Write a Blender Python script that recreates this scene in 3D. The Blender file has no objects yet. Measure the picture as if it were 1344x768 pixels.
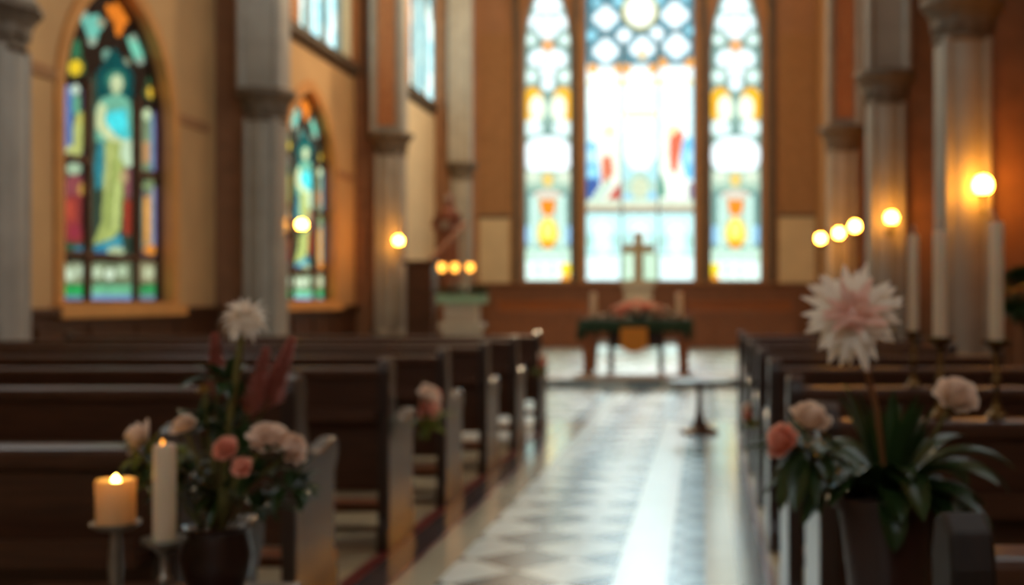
import bpy, math, random
import numpy as np
from mathutils import Vector, Matrix
from mathutils.geometry import tessellate_polygon
random.seed(11)
PI = math.pi
S = bpy.context.scene
C = S.collection
F = 1500.0          # focal length in pixels of the 1344 px frame
VX, VY, H = 925.0, 395.0, 1.25

# ------------------------------------------------------------------ materials
def lin(c):
    return tuple((v / 255 / 12.92) if v / 255 <= .04045 else ((v / 255 + .055) / 1.055) ** 2.4 for v in c)

def mat(name, col, rough=.6, var=.15, scale=6, metal=0., bump=0., sss=0., trans=0., spec=.5, stretch=(1, 1, 1), coat=0.):
    m = bpy.data.materials.new(name); m.use_nodes = True
    nt = m.node_tree; n = nt.nodes; l = nt.links
    b = n['Principled BSDF']
    c = lin(col)
    tc = n.new('ShaderNodeTexCoord'); mp = n.new('ShaderNodeMapping'); mp.inputs['Scale'].default_value = stretch
    l.new(tc.outputs['Object'], mp.inputs['Vector'])
    no = n.new('ShaderNodeTexNoise'); no.inputs['Scale'].default_value = scale; no.inputs['Detail'].default_value = 5
    l.new(mp.outputs['Vector'], no.inputs['Vector'])
    rp = n.new('ShaderNodeValToRGB')
    rp.color_ramp.elements[0].position = .3; rp.color_ramp.elements[1].position = .7
    rp.color_ramp.elements[0].color = tuple(v * (1 - var) for v in c) + (1,)
    rp.color_ramp.elements[1].color = tuple(min(1, v * (1 + var)) for v in c) + (1,)
    l.new(no.outputs['Fac'], rp.inputs['Fac']); l.new(rp.outputs['Color'], b.inputs['Base Color'])
    b.inputs['Roughness'].default_value = rough; b.inputs['Metallic'].default_value = metal
    b.inputs['Specular IOR Level'].default_value = spec
    if coat: b.inputs['Coat Weight'].default_value = coat; b.inputs['Coat Roughness'].default_value = .15
    if sss: b.inputs['Subsurface Weight'].default_value = sss; b.inputs['Subsurface Scale'].default_value = .02
    if bump:
        bp = n.new('ShaderNodeBump'); bp.inputs['Strength'].default_value = bump; bp.inputs['Distance'].default_value = .02
        l.new(no.outputs['Fac'], bp.inputs['Height']); l.new(bp.outputs['Normal'], b.inputs['Normal'])
    if trans:
        out = n['Material Output']; tr = n.new('ShaderNodeBsdfTranslucent'); mx = n.new('ShaderNodeMixShader')
        l.new(rp.outputs['Color'], tr.inputs['Color']); mx.inputs[0].default_value = trans
        l.new(b.outputs[0], mx.inputs[1]); l.new(tr.outputs[0], mx.inputs[2]); l.new(mx.outputs[0], out.inputs[0])
    return m

def emis(name, col, strength):
    m = bpy.data.materials.new(name); m.use_nodes = True
    nt = m.node_tree; nt.nodes.clear()
    e = nt.nodes.new('ShaderNodeEmission'); o = nt.nodes.new('ShaderNodeOutputMaterial')
    e.inputs[0].default_value = (*col, 1); e.inputs[1].default_value = strength
    nt.links.new(e.outputs[0], o.inputs[0]); return m

def glass_mat(name, gain=1.0):
    """stained glass: coloured, clear-through glass whose tint is the painted colour of each piece"""
    m = bpy.data.materials.new(name); m.use_nodes = True
    nt = m.node_tree; n = nt.nodes; l = nt.links; n.clear()
    at = n.new('ShaderNodeVertexColor'); at.layer_name = 'glass_tint'
    tc = n.new('ShaderNodeTexCoord'); vo = n.new('ShaderNodeTexNoise'); vo.inputs['Scale'].default_value = 9
    l.new(tc.outputs['Object'], vo.inputs['Vector'])
    mr = n.new('ShaderNodeMapRange'); mr.inputs['To Min'].default_value = .6 * gain; mr.inputs['To Max'].default_value = 1.3 * gain
    l.new(vo.outputs['Fac'], mr.inputs['Value'])
    mu = n.new('ShaderNodeVectorMath'); mu.operation = 'SCALE'
    l.new(at.outputs['Color'], mu.inputs[0]); l.new(mr.outputs[0], mu.inputs['Scale'])
    tr = n.new('ShaderNodeBsdfTransparent'); l.new(mu.outputs[0], tr.inputs['Color'])
    gl = n.new('ShaderNodeBsdfGlossy'); gl.inputs['Roughness'].default_value = .2; gl.inputs['Color'].default_value = (.5, .5, .5, 1)
    mx = n.new('ShaderNodeMixShader'); mx.inputs[0].default_value = .04
    l.new(tr.outputs[0], mx.inputs[1]); l.new(gl.outputs[0], mx.inputs[2])
    o = n.new('ShaderNodeOutputMaterial'); l.new(mx.outputs[0], o.inputs[0]); return m

def floor_tile_mat(name, ca, cb, s, rot, rough):
    m = mat(name, ca, rough, .1, 3)
    nt = m.node_tree; n = nt.nodes; l = nt.links; b = n['Principled BSDF']
    tc = n.new('ShaderNodeTexCoord'); mp = n.new('ShaderNodeMapping')
    mp.inputs['Rotation'].default_value = (0, 0, rot); mp.inputs['Location'].default_value = (.11, .07, .5)
    l.new(tc.outputs['Object'], mp.inputs['Vector'])
    ck = n.new('ShaderNodeTexChecker'); ck.inputs['Scale'].default_value = 1 / s
    l.new(mp.outputs['Vector'], ck.inputs['Vector'])
    mc = n.new('ShaderNodeMix'); mc.data_type = 'RGBA'
    mc.inputs[7].default_value = (*lin(cb), 1)
    l.new(n['Color Ramp'].outputs['Color'], mc.inputs[6]); l.new(ck.outputs['Fac'], mc.inputs[0])
    # fine joints between the tiles
    br = n.new('ShaderNodeTexBrick'); br.offset = 0; br.inputs['Scale'].default_value = 1 / s
    br.inputs['Mortar Size'].default_value = .012; br.inputs['Brick Width'].default_value = 1; br.inputs['Row Height'].default_value = 1
    l.new(mp.outputs['Vector'], br.inputs['Vector'])
    mj = n.new('ShaderNodeMix'); mj.data_type = 'RGBA'; mj.inputs[7].default_value = (*lin((120, 115, 105)), 1)
    l.new(mc.outputs[2], mj.inputs[6]); l.new(br.outputs['Fac'], mj.inputs[0])
    l.new(mj.outputs[2], b.inputs['Base Color']); b.inputs['Coat Weight'].default_value = .0; b.inputs['Specular IOR Level'].default_value = .42; b.inputs['Coat Roughness'].default_value = rough * 1.1; b.inputs['Coat IOR'].default_value = 1.6
    no = n.new('ShaderNodeTexNoise'); no.inputs['Scale'].default_value = 2.5
    mr = n.new('ShaderNodeMapRange'); mr.inputs['To Min'].default_value = rough * .7; mr.inputs['To Max'].default_value = rough * 1.5
    l.new(tc.outputs['Object'], no.inputs['Vector']); l.new(no.outputs['Fac'], mr.inputs['Value']); l.new(mr.outputs[0], b.inputs['Roughness'])
    return m

def brick_mat(name, ca, cb, sc, mortar):
    m = mat(name, ca, .8, .2, 8, bump=.2)
    nt = m.node_tree; n = nt.nodes; l = nt.links
    tc = n.new('ShaderNodeTexCoord'); mp = n.new('ShaderNodeMapping'); mp.inputs['Rotation'].default_value = (PI / 2, 0, 0)
    l.new(tc.outputs['Object'], mp.inputs['Vector'])
    br = n.new('ShaderNodeTexBrick'); br.inputs['Scale'].default_value = sc
    br.inputs['Color1'].default_value = (*lin(ca), 1); br.inputs['Color2'].default_value = (*lin(cb), 1); br.inputs['Mortar'].default_value = (*lin(mortar), 1)
    l.new(mp.outputs['Vector'], br.inputs['Vector']); l.new(br.outputs['Color'], n['Principled BSDF'].inputs['Base Color'])
    return m

MT = dict(
    wood=mat('dark_pew_wood', (72, 42, 24), .42, .3, 5, stretch=(1, 12, 12), bump=.05, coat=.12, spec=.35),
    woodworn=mat('worn_dark_end_wood', (36, 25, 19), .6, .25, 5, stretch=(8, 8, 1), spec=.3),  # darker, duller copy of the pew end wood, shade put into its colour
    woodend=mat('pew_end_wood', (50, 34, 26), .34, .25, 5, stretch=(8, 8, 1), coat=.35),
    seat=mat('worn_seat_wood', (126, 66, 26), .42, .25, 5, stretch=(1, 12, 12)),  # seats and kneelers, more orange than the other pew wood
    oak=mat('warm_oak', (150, 88, 38), .45, .25, 4, stretch=(10, 10, 1)),
    panel=mat('brown_panelling', (126, 78, 46), .45, .25, 4, stretch=(10, 10, 1)),
    plaster=mat('ochre_plaster', (200, 160, 108), .85, .1, 1.2, bump=.1),
    plasterb=mat('brown_plaster', (176, 130, 94), .85, .12, 1.5, bump=.1),
    plasterr=mat('orange_plaster', (184, 130, 74), .85, .12, 1.5, bump=.1), pier=mat('brown_pier_stone', (132, 92, 62), .75, .15, 4),
    cream=mat('cream_plaster', (222, 200, 160), .85, .08, 1.5),
    hang=mat('rust_hanging', (170, 126, 84), .9, .12, 6),
    stone=mat('grey_stone', (152, 146, 134), .55, .12, 3, bump=.1),
    stoned=mat('dark_carved_stone', (98, 84, 68), .65, .25, 9, bump=.4),
    jamb=mat('ochre_jamb_stone', (206, 146, 78), .7, .1, 3),
    trac=mat('dark_tracery', (104, 72, 50), .7, .2, 6),
    tracl=mat('pale_tracery', (150, 160, 156), .6, .1, 6),
    brick=brick_mat('patterned_brick', (172, 106, 60), (150, 86, 46), 5, (190, 140, 92)),
    metal=mat('blackened_iron', (45, 34, 26), .4, .1, 10, metal=.7),
    brass=mat('aged_brass', (110, 84, 46), .35, .15, 12, metal=.9),
    bronze=mat('pale_bronze', (176, 158, 122), .4, .15, 8, metal=.4),
    silver=mat('tarnished_silver', (150, 142, 130), .35, .15, 12, metal=.8),
    wax=mat('ivory_wax', (222, 200, 168), .5, .04, 8, sss=.3),
    waxt=mat('glowing_wax', (232, 200, 150), .5, .04, 8, trans=.4),
    wick=mat('wick', (60, 48, 40), .8), ash=mat('pale_wick_tip', (190, 170, 155), .6, trans=.3),
    petalw=mat('cream_petal', (255, 240, 222), .6, .05, 9, trans=.25),
    petalh=mat('pink_heart_petal', (250, 206, 186), .6, .05, 9, trans=.2),
    petalp=mat('blush_petal', (255, 228, 208), .6, .1, 9, trans=.35),
    petals=mat('salmon_petal', (252, 184, 158), .6, .1, 9, trans=.35),
    spike=mat('dusty_rose_plume', (206, 132, 118), .7, .2, 14, trans=.25),
    yellow=mat('pale_yellow_bud', (222, 190, 110), .6, .1, 9, trans=.3),
    leaf=mat('deep_green_leaf', (46, 66, 30), .35, .3, 6, trans=.15),
    leafy=mat('yellow_green_leaf', (118, 122, 44), .45, .3, 6, trans=.3),
    stem=mat('olive_stem', (104, 96, 46), .5, .2, 8), stemb=mat('brown_stem', (140, 92, 54), .6, .2, 8),
    pot=mat('dark_terracotta', (58, 34, 26), .4, .2, 6), soil=mat('soil', (35, 26, 18), .95, .3, 30),
    vase=mat('dark_glazed_vase', (52, 32, 26), .3, .2, 5),
    cloth=mat('green_cloth', (38, 66, 44), .85, .2, 20), cloth2=mat('pale_green_cloth', (140, 178, 150), .85, .1, 14),
    gold=mat('gold_cloth', (214, 140, 42), .7, .15, 20),
    statue=mat('carved_brown_wood', (118, 66, 44), .5, .3, 7), statueg=mat('grey_robe', (140, 128, 116), .6, .2, 7),
    ped=mat('pale_stone_block', (190, 184, 168), .6, .08, 4),
    red=mat('red_floor_band', (128, 54, 48), .28, .15, 6, coat=.6), dark=mat('dark_floor_band', (88, 72, 68), .2, .2, 4, coat=1.),
    creamf=mat('cream_marble_band', (205, 196, 168), .2, .08, 3, coat=1.),
    white=mat('white_marble_lane', (226, 238, 238), .24, .04, 2, coat=.3),
    rim=mat('brown_stone_step', (128, 108, 90), .4, .12, 3),
)
T_aisle = floor_tile_mat('aisle_diamond_tiles', (216, 230, 228), (50, 80, 98), .354, PI / 4, .22)
T_side = floor_tile_mat('narrow_blue_tiles', (146, 178, 190), (98, 130, 144), .17, 0, .2)
T_pew = floor_tile_mat('tan_tiles', (176, 156, 120), (160, 142, 112), .3, 0, .45)
T_chan = floor_tile_mat('chancel_tiles', (204, 216, 214), (140, 162, 170), .5, 0, .25)
GLOBE = emis('lamp_glow', (1, .37, .035), 95)
FLAME = emis('flame_glow', (1, .60, .12), 34)
VOTIVE = emis('votive_glow', (1, .38, .05), 5)

# ------------------------------------------------------------------ mesh building
class MB:
    def __init__(s): s.v = []; s.f = []; s.sm = []
    def add(s, vs, fs, smooth=False, mtx=None):
        o = len(s.v)
        for p in vs: s.v.append(tuple(mtx @ Vector(p)) if mtx else tuple(p))
        for f in fs: s.f.append(tuple(i + o for i in f)); s.sm.append(smooth)
        return s
    def box(s, x0, y0, z0, x1, y1, z1, mtx=None):
        vs = [(x, y, z) for x in (x0, x1) for y in (y0, y1) for z in (z0, z1)]
        return s.add(vs, [(0, 1, 3, 2), (4, 6, 7, 5), (0, 4, 5, 1), (2, 3, 7, 6), (0, 2, 6, 4), (1, 5, 7, 3)], False, mtx)
    def prism(s, poly, axis, a, b, mtx=None, smooth=False):
        """poly in the two other axes (order x,y,z without axis)"""
        def p3(p, t): q = [p[0], p[1]]; q.insert(axis, t); return q
        n = len(poly); vs = [p3(p, a) for p in poly] + [p3(p, b) for p in poly]
        fs = [(i, (i + 1) % n, n + (i + 1) % n, n + i) for i in range(n)]
        for t in tessellate_polygon([[Vector((p[0], p[1], 0)) for p in poly]]):
            fs.append(tuple(t)); fs.append(tuple(n + i for i in reversed(t)))
        return s.add(vs, fs, smooth, mtx)
    def lathe(s, prof, c=(0, 0, 0), seg=24, mtx=None, smooth=True):
        vs = []; k = len(prof)
        for j in range(seg):
            a = 2 * PI * j / seg
            for r, z in prof: vs.append((c[0] + r * math.cos(a), c[1] + r * math.sin(a), c[2] + z))
        fs = [(j * k + i, ((j + 1) % seg) * k + i, ((j + 1) % seg) * k + i + 1, j * k + i + 1) for j in range(seg) for i in range(k - 1)]
        for i in (0, k - 1):
            if prof[i][0] > 1e-5: fs.append(tuple(j * k + i for j in range(seg)))
        return s.add(vs, fs, smooth, mtx)
    def tube(s, pts, rad, seg=8):
        pts = [Vector(p) for p in pts]; n = len(pts); vs = []
        if not isinstance(rad, (list, tuple)): rad = [rad] * n
        for i, p in enumerate(pts):
            d = (pts[min(i + 1, n - 1)] - pts[max(i - 1, 0)]).normalized()
            u = d.cross(Vector((0, 0, 1)) if abs(d.z) < .9 else Vector((1, 0, 0))).normalized(); w = d.cross(u)
            for j in range(seg):
                a = 2 * PI * j / seg; q = p + (u * math.cos(a) + w * math.sin(a)) * rad[i]; vs.append(tuple(q))
        fs = [(i * seg + j, i * seg + (j + 1) % seg, (i + 1) * seg + (j + 1) % seg, (i + 1) * seg + j) for i in range(n - 1) for j in range(seg)]
        fs += [tuple(range(seg)), tuple((n - 1) * seg + j for j in reversed(range(seg)))]
        return s.add(vs, fs, True)
    def ball(s, c, r, seg=14, rings=9):
        if not isinstance(r, (tuple, list)): r = (r, r, r)
        vs = []; fs = []
        for i in range(rings + 1):
            t = PI * i / rings
            for j in range(seg):
                a = 2 * PI * j / seg
                vs.append((c[0] + r[0] * math.sin(t) * math.cos(a), c[1] + r[1] * math.sin(t) * math.sin(a), c[2] + r[2] * math.cos(t)))
        for i in range(rings):
            for j in range(seg): fs.append((i * seg + j, i * seg + (j + 1) % seg, (i + 1) * seg + (j + 1) % seg, (i + 1) * seg + j))
        return s.add(vs, fs, True)
    def petal(s, base, d, up, L, W, curl, n=6, cup=.25, tip=.0, belly=.45):
        """a thin curved petal or leaf: runs along d from base and bends towards -up by curl"""
        d = Vector(d).normalized(); up = (Vector(up) - d * d.dot(Vector(up))).normalized(); side = d.cross(up)
        p = Vector(base); vs = []; a = 0
        for i in range(n + 1):
            t = i / n
            if t < belly: w = math.sin(t / belly * PI / 2) ** .8
            else: w = math.cos((t - belly) / (1 - belly) * PI / 2) ** .7
            w = max(w * W / 2, W * .04 if i < n else W * tip / 2)
            dd = d * math.cos(a) - up * math.sin(a); uu = up * math.cos(a) + d * math.sin(a)
            for q in (-1, -.5, 0, .5, 1): vs.append(tuple(p + side * w * q + uu * w * cup * q * q))
            p = p + dd * L / n; a += curl / n
        fs = [(i * 5 + j, i * 5 + j + 1, i * 5 + j + 6, i * 5 + j + 5) for i in range(n) for j in range(4)]
        return s.add(vs, fs, True)
    def build(s, name, m, parent=None, bevel=0, kind=None, loc=None):
        me = bpy.data.meshes.new(name); me.from_pydata(s.v, [], s.f); me.polygons.foreach_set('use_smooth', s.sm)
        import bmesh
        bm = bmesh.new(); bm.from_mesh(me); bmesh.ops.recalc_face_normals(bm, faces=bm.faces); bm.to_mesh(me); bm.free()
        if any(s.sm): me.set_sharp_from_angle(angle=math.radians(42))
        me.update(); o = bpy.data.objects.new(name, me); C.objects.link(o)
        if m is not None: me.materials.append(m)
        if parent: o.parent = parent
        if loc: o.location = loc
        if bevel:
            b = o.modifiers.new('bevel', 'BEVEL'); b.width = bevel; b.segments = 2; b.limit_method = 'ANGLE'
        if kind: o['kind'] = kind
        return o

def thing(name, label, cat, loc=(0, 0, 0), rz=0, group=None):
    o = bpy.data.objects.new(name, None); C.objects.link(o); o.location = loc; o.rotation_euler = (0, 0, rz)
    o.empty_display_size = .1; o['label'] = label; o['category'] = cat
    if group: o['group'] = group
    return o
def tag(o, label, cat, group=None):
    o['label'] = label; o['category'] = cat
    if group: o['group'] = group
    return o
def kids(o): return [c for c in bpy.data.objects if c.parent == o]
def dup(root, loc, rz, label, group=None):
    def rec(o, par):
        c = o.copy(); C.objects.link(c)
        if par: c.parent = par
        for k in kids(o): rec(k, c)
        return c
    r = rec(root, None); r.location = loc; r.rotation_euler = (0, 0, rz); r['label'] = label
    if group: r['group'] = group
    return r
def at(px, py, Y): return Vector(((px - VX) * Y / F, Y, H - (py - VY) * Y / F))

def arch(c, w, z0, zs, za, n=10):
    """pointed arch outline in (c-axis, z); counter-clockwise from lower left"""
    a = w / 2; h = za - zs; k = (h * h - a * a) / (2 * a); R = a + k; pts = [(c - a, z0), (c + a, z0)]
    t1 = math.atan2(h, k)
    for i in range(n + 1):
        t = t1 * i / n; pts.append((c - k + R * math.cos(t), zs + R * math.sin(t)))
    for i in range(n - 1, -1, -1):
        t = t1 * i / n; pts.append((c + k - R * math.cos(t), zs + R * math.sin(t)))
    return pts

def holed_wall(name, axis, a, b, outer, holes, m):
    """wall slab between a (room side) and b (outside) on the axis, with openings"""
    mb = MB()
    loops = [outer] + holes
    flat = [p for l in loops for p in l]
    tris = tessellate_polygon([[Vector((p[0], p[1], 0)) for p in l] for l in loops])
    def p3(p, t): q = [p[0], p[1]]; q.insert(axis, t); return q
    n = len(flat)
    fs = [tuple(t) for t in tris] + [tuple(n + i for i in reversed(t)) for t in tris]
    o = 0
    for l in loops:
        k = len(l)
        fs += [(o + i, o + (i + 1) % k, n + o + (i + 1) % k, n + o + i) for i in range(k)]; o += k
    mb.add([p3(p, a) for p in flat] + [p3(p, b) for p in flat], fs)
    ob = mb.build(name, m, kind='structure'); return ob

def ring(mb, outer, inner, axis, a, b):
    """band between two outlines with the same number of points"""
    def p3(p, t): q = [p[0], p[1]]; q.insert(axis, t); return q
    k = len(outer); vs = [p3(p, t) for t in (a, b) for l in (outer, inner) for p in l]; fs = []
    for i in range(k):
        j = (i + 1) % k
        fs += [(i, j, k + j, k + i), (2 * k + i, 3 * k + i, 3 * k + j, 2 * k + j), (i, 2 * k + i, 2 * k + j, j), (k + i, k + j, 3 * k + j, 3 * k + i)]
    mb.add(vs, fs)

# ------------------------------------------------------------------ stained glass painting
def paint(P, shapes, base):
    """P: (N,2) positions in the design's own units; the shapes are laid over each other"""
    col = np.tile(np.array(base, float), (len(P), 1)); x = P[:, 0]; y = P[:, 1]
    for s in shapes:
        k = s[0]
        if k == 'e': m = ((x - s[1]) / s[3]) ** 2 + ((y - s[2]) / s[4]) ** 2 < 1; c = s[5]
        elif k == 'o':
            r = np.sqrt(((x - s[1]) / s[3]) ** 2 + ((y - s[2]) / s[4]) ** 2); m = (r < 1) & (r > 1 - s[5]); c = s[6]
        elif k == 'r': m = (x > s[1]) & (x < s[3]) & (y > s[2]) & (y < s[4]); c = s[5]
        elif k == 'p':
            pts = s[1]; m = np.zeros(len(P), bool); n = len(pts)
            for i in range(n):
                (x1, y1), (x2, y2) = pts[i], pts[(i + 1) % n]
                if y1 == y2: continue
                m ^= ((y1 > y) != (y2 > y)) & (x < (x2 - x1) * (y - y1) / (y2 - y1) + x1)
            c = s[2]
        elif k == 'l':
            (x1, y1), (x2, y2), w = s[1], s[2], s[3]; dx, dy = x2 - x1, y2 - y1; L = dx * dx + dy * dy
            t = np.clip(((x - x1) * dx + (y - y1) * dy) / L, 0, 1); m = np.hypot(x - x1 - t * dx, y - y1 - t * dy) < w; c = s[4]
        col[m] = lin(c)
    return col

def glass_pane(name, outline, axis, pos, design, shapes, base, nu, nv, m):
    """grid of glass clipped to the outline's inside (cells whose centre lies inside), slightly lapped behind the stone"""
    us = [p[0] for p in outline]; zs = [p[1] for p in outline]
    u = np.linspace(min(us), max(us), nu + 1); v = np.linspace(min(zs), max(zs), nv + 1)
    U, V = np.meshgrid(u, v); P = np.stack([U.ravel(), V.ravel()], 1)
    D = np.array([design(a, b) for a, b in P]); col = paint(D, shapes, lin(base))
    inside = paint(np.stack([(U[:-1, :-1] + U[1:, 1:]).ravel() / 2, (V[:-1, :-1] + V[1:, 1:]).ravel() / 2], 1), [('p', outline, (255, 255, 255))], (0, 0, 0))[:, 0] > .5
    vs = []
    for a, b in P:
        q = [a, b]; q.insert(axis, pos); vs.append(q)
    fs = [(j * (nu + 1) + i, j * (nu + 1) + i + 1, (j + 1) * (nu + 1) + i + 1, (j + 1) * (nu + 1) + i) for j in range(nv) for i in range(nu) if inside[j * nu + i]]
    me = bpy.data.meshes.new(name); me.from_pydata([tuple(map(float, q)) for q in vs], [], fs)
    ca = me.color_attributes.new('glass_tint', 'FLOAT_COLOR', 'POINT')
    buf = np.ones((len(vs), 4), np.float32); buf[:, :3] = col; ca.data.foreach_set('color', buf.ravel())
    o = bpy.data.objects.new(name, me); C.objects.link(o); me.materials.append(m); o['kind'] = 'structure'; return o

def portal(loc, rot, sx, sy):
    l = bpy.data.lights.new('daylight_portal', 'AREA'); l.shape = 'RECTANGLE'; l.size = sx; l.size_y = sy
    l.cycles.is_portal = True
    o = bpy.data.objects.new('daylight_portal', l); C.objects.link(o); o.location = loc; o.rotation_euler = rot

GL_side = glass_mat('dark_stained_glass', .27); GL_pale = glass_mat('paler_stained_glass', .40); GL_back = glass_mat('bright_stained_glass', .37); GL_cler = glass_mat('pale_clerestory_glass', .48)

# ================================================================== SHELL
XL, XR, YB, ZT, YR = -7.0, 3.3, 34.0, 16.0, -7.0
LW = [(13.715, 2.57, 1.22, 3.45, 5.05), (20.29, 2.57, 1.24, 3.45, 5.0)]        # lower left windows: centre Y, width, sill, spring, apex
LC = [(21.0, 2.7, 5.98, 9.0, 10.6), (28.65, 3.3, 6.35, 8.9, 10.9)]              # clerestory
lh = [arch(*w) for w in LW + LC]
lh += [arch(c, 2.6, 6.3, 9, 10.7) for c in (8.5, 13.6)]                   # more clerestory openings above the frame
holed_wall('wall_left', 0, XL, XL - .19, [(YR, 0), (YB, 0), (YB, ZT), (YR, ZT)], lh, MT['plaster'])
rh = [arch(c, 3.8, 6.6, 10.5, 13.4) for c in (4.5, 9.5)] + [arch(c, 2.8, 10.2, 12.5, 14.6) for c in (18, 23.5, 29)]  # the higher ones near the chancel are added out of view to light the back wall
holed_wall('wall_right', 0, XR, XR + .45, [(YR, 0), (YB, 0), (YB, ZT), (YR, ZT)], rh, MT['plasterr'])
BW = [(-1.94, 3.30, 1.82, 10.4, 14.6), (-4.69, 1.44, 1.82, 8.7, 11.2), (.925, 1.56, 1.82, 8.7, 11.2)]
holed_wall('wall_back', 1, YB, YB + .45, [(XL, 0), (XR, 0), (XR, ZT), (XL, ZT)], [arch(*w) for w in BW], MT['plasterb'])
holed_wall('wall_rear', 1, YR, YR - .45, [(XL, 0), (XR, 0), (XR, ZT), (XL, ZT)], [arch(-1.85, 3.4, 4.5, 8, 10.8)], MT['plasterb'])
MB().box(XL, YR, ZT, XR, YB, ZT + .3).build('ceiling', MT['panel'], kind='structure')
# floor: strips side by side in one mesh, each with its own material
fl = MB(); strips = [(XL, -1.62, T_pew), (-1.62, -1.55, MT['red']), (-1.55, -1.395, MT['dark']), (-1.395, -1.375, MT['red']), (-1.375, -1.19, MT['creamf']),
          (-1.19, -.41, T_aisle), (-.41, -.17, MT['white']), (-.17, .0, T_side), (.0, .15, MT['creamf']), (.15, .28, MT['dark']), (.28, .31, MT['red']), (.31, XR, T_pew)]
vs = []; fs = []; mi = []
YX = 11.9
for i, (a, b, m_) in enumerate(strips):
    o = len(vs); vs += [(a, YR, 0), (b, YR, 0), (b, YX, 0), (a, YX, 0)]; fs.append((o, o + 1, o + 2, o + 3)); mi.append(i)
for a, b, s_, k in ((XL, -1.4, YX, 0), (-1.4, .15, YX, 5), (.15, XR, YX, 0)):
    o = len(vs); vs += [(a, YX, 0), (b, YX, 0), (b, YB, 0), (a, YB, 0)]; fs.append((o, o + 1, o + 2, o + 3)); mi.append(k if k else 12)
o = len(vs); vs += [(XL, YR, -.2), (XR, YR, -.2), (XR, YB, -.2), (XL, YB, -.2)]; fs.append((o, o + 3, o + 2, o + 1)); mi.append(0)
me = bpy.data.meshes.new('floor'); me.from_pydata(vs, [], fs); fo = bpy.data.objects.new('floor', me); C.objects.link(fo); fo['kind'] = 'structure'
for _, _, m_ in strips: me.materials.append(m_)
me.materials.append(T_chan)
for p, k in zip(me.polygons, mi): p.material_index = k

# raised chancel floor with a shallow curved front step
def front(x): return 16.35 + .0 + .055 * (x + 1.1) ** 2
xs = [XL + .02 + (XR - XL - .04) * i / 24 for i in range(25)]
poly = [(x, front(x)) for x in xs] + [(XR - .02, YB - .02), (XL + .02, YB - .02)]
MB().prism(poly, 2, .002, .10).build('floor_chancel', T_chan, kind='structure')
band = [(x, front(x) - .03) for x in xs] + [(x, front(x) + 2.0) for x in reversed(xs)]
MB().prism(band, 2, .10, .125).build('trim_step', MT['rim'], kind='structure')

# ---- trims: string courses, dado panelling
def dado(name, axis, pos, sgn, a, b, z0, z1, m, step=1.05):
    mb = MB()
    def bx(u0, u1, za, zb, d0, d1):
        if axis == 0: mb.box(pos + sgn * d0, u0, za, pos + sgn * d1, u1, zb)
        else: mb.box(u0, pos + sgn * d0, za, u1, pos + sgn * d1, zb)
    bx(a, b, z0, z1 - .06, .005, .04); bx(a, b, z1 - .08, z1, .005, .12); bx(a, b, z1 - .2, z1 - .12, .04, .07); bx(a, b, z0, z0 + .18, .04, .075); bx(a, b, z0 + .5, z0 + .58, .04, .065)
    n = int((b - a) / step)
    for i in range(n + 1):
        u = a + (b - a) * i / n; bx(max(a, u - .05), min(b, u + .05), z0 + .18, z1 - .2, .04, .068)
    return mb.build(name, m, kind='structure', bevel=.008)
dado('trim_1', 0, XL, 1, YR, YB, 0, 1.17, MT['wood'])
dado('trim_2', 0, XR, -1, YR, YB, 0, 1.15, MT['wood'])
dado('trim_3', 1, YB, -1, XL + .05, XR - .05, .12, 1.76, MT['panel'], .62)
t4 = MB()
for y0, y1, z in ((17.2, 22.7, 5.80), (23.3, 29.3, 6.13)): t4.prism([(XL, z - .12), (XL + .16, z), (XL + .16, z + .08), (XL, z + .16)], 1, y0, y1)
t4.build('trim_4', MT['stoned'], kind='structure')
t5 = MB()   # shallow band high on the left wall beside the windows
for y0, y1 in ((10.9, 12.3), (15.15, 16.1), (16.8, 18.9), (21.8, 22.7)): t5.box(XL, y0, 3.62, XL + .03, y1, 3.74)
t5.build('trim_5', MT['hang'], kind='structure')
t6 = MB(); t6.box(XL + .25, YB - .06, 3.70, -5.75, YB, 3.80); t6.box(2.15, YB - .06, 3.75, XR, YB, 3.85)
for x in (-5.6, -3.84 , -.03, 1.98): t6.box(x - .09, YB - .14, 1.8, x + .09, YB, 11.5)
t6.build('trim_6', MT['stoned'], kind='structure')
for nm, x0, x1, z0, z1, m_ in (('trim_7', XL + .3, -5.8, 1.78, 3.70, MT['cream']), ('trim_8', 2.2, XR - .02, 1.78, 3.74, MT['cream']),
                               ('trim_9', XL + .3, -5.8, 3.80, 9.2, MT['hang']), ('trim_10', 2.2, XR - .02, 3.85, 9.2, MT['hang'])):
    MB().box(x0, YB - .035, z0, x1, YB - .002, z1).build(nm, m_, kind='structure')
MB().box(XL, 23.4, 1.2, XL + .02, 33.9, 6.0).build('trim_11', MT['cream'], kind='structure')

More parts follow.
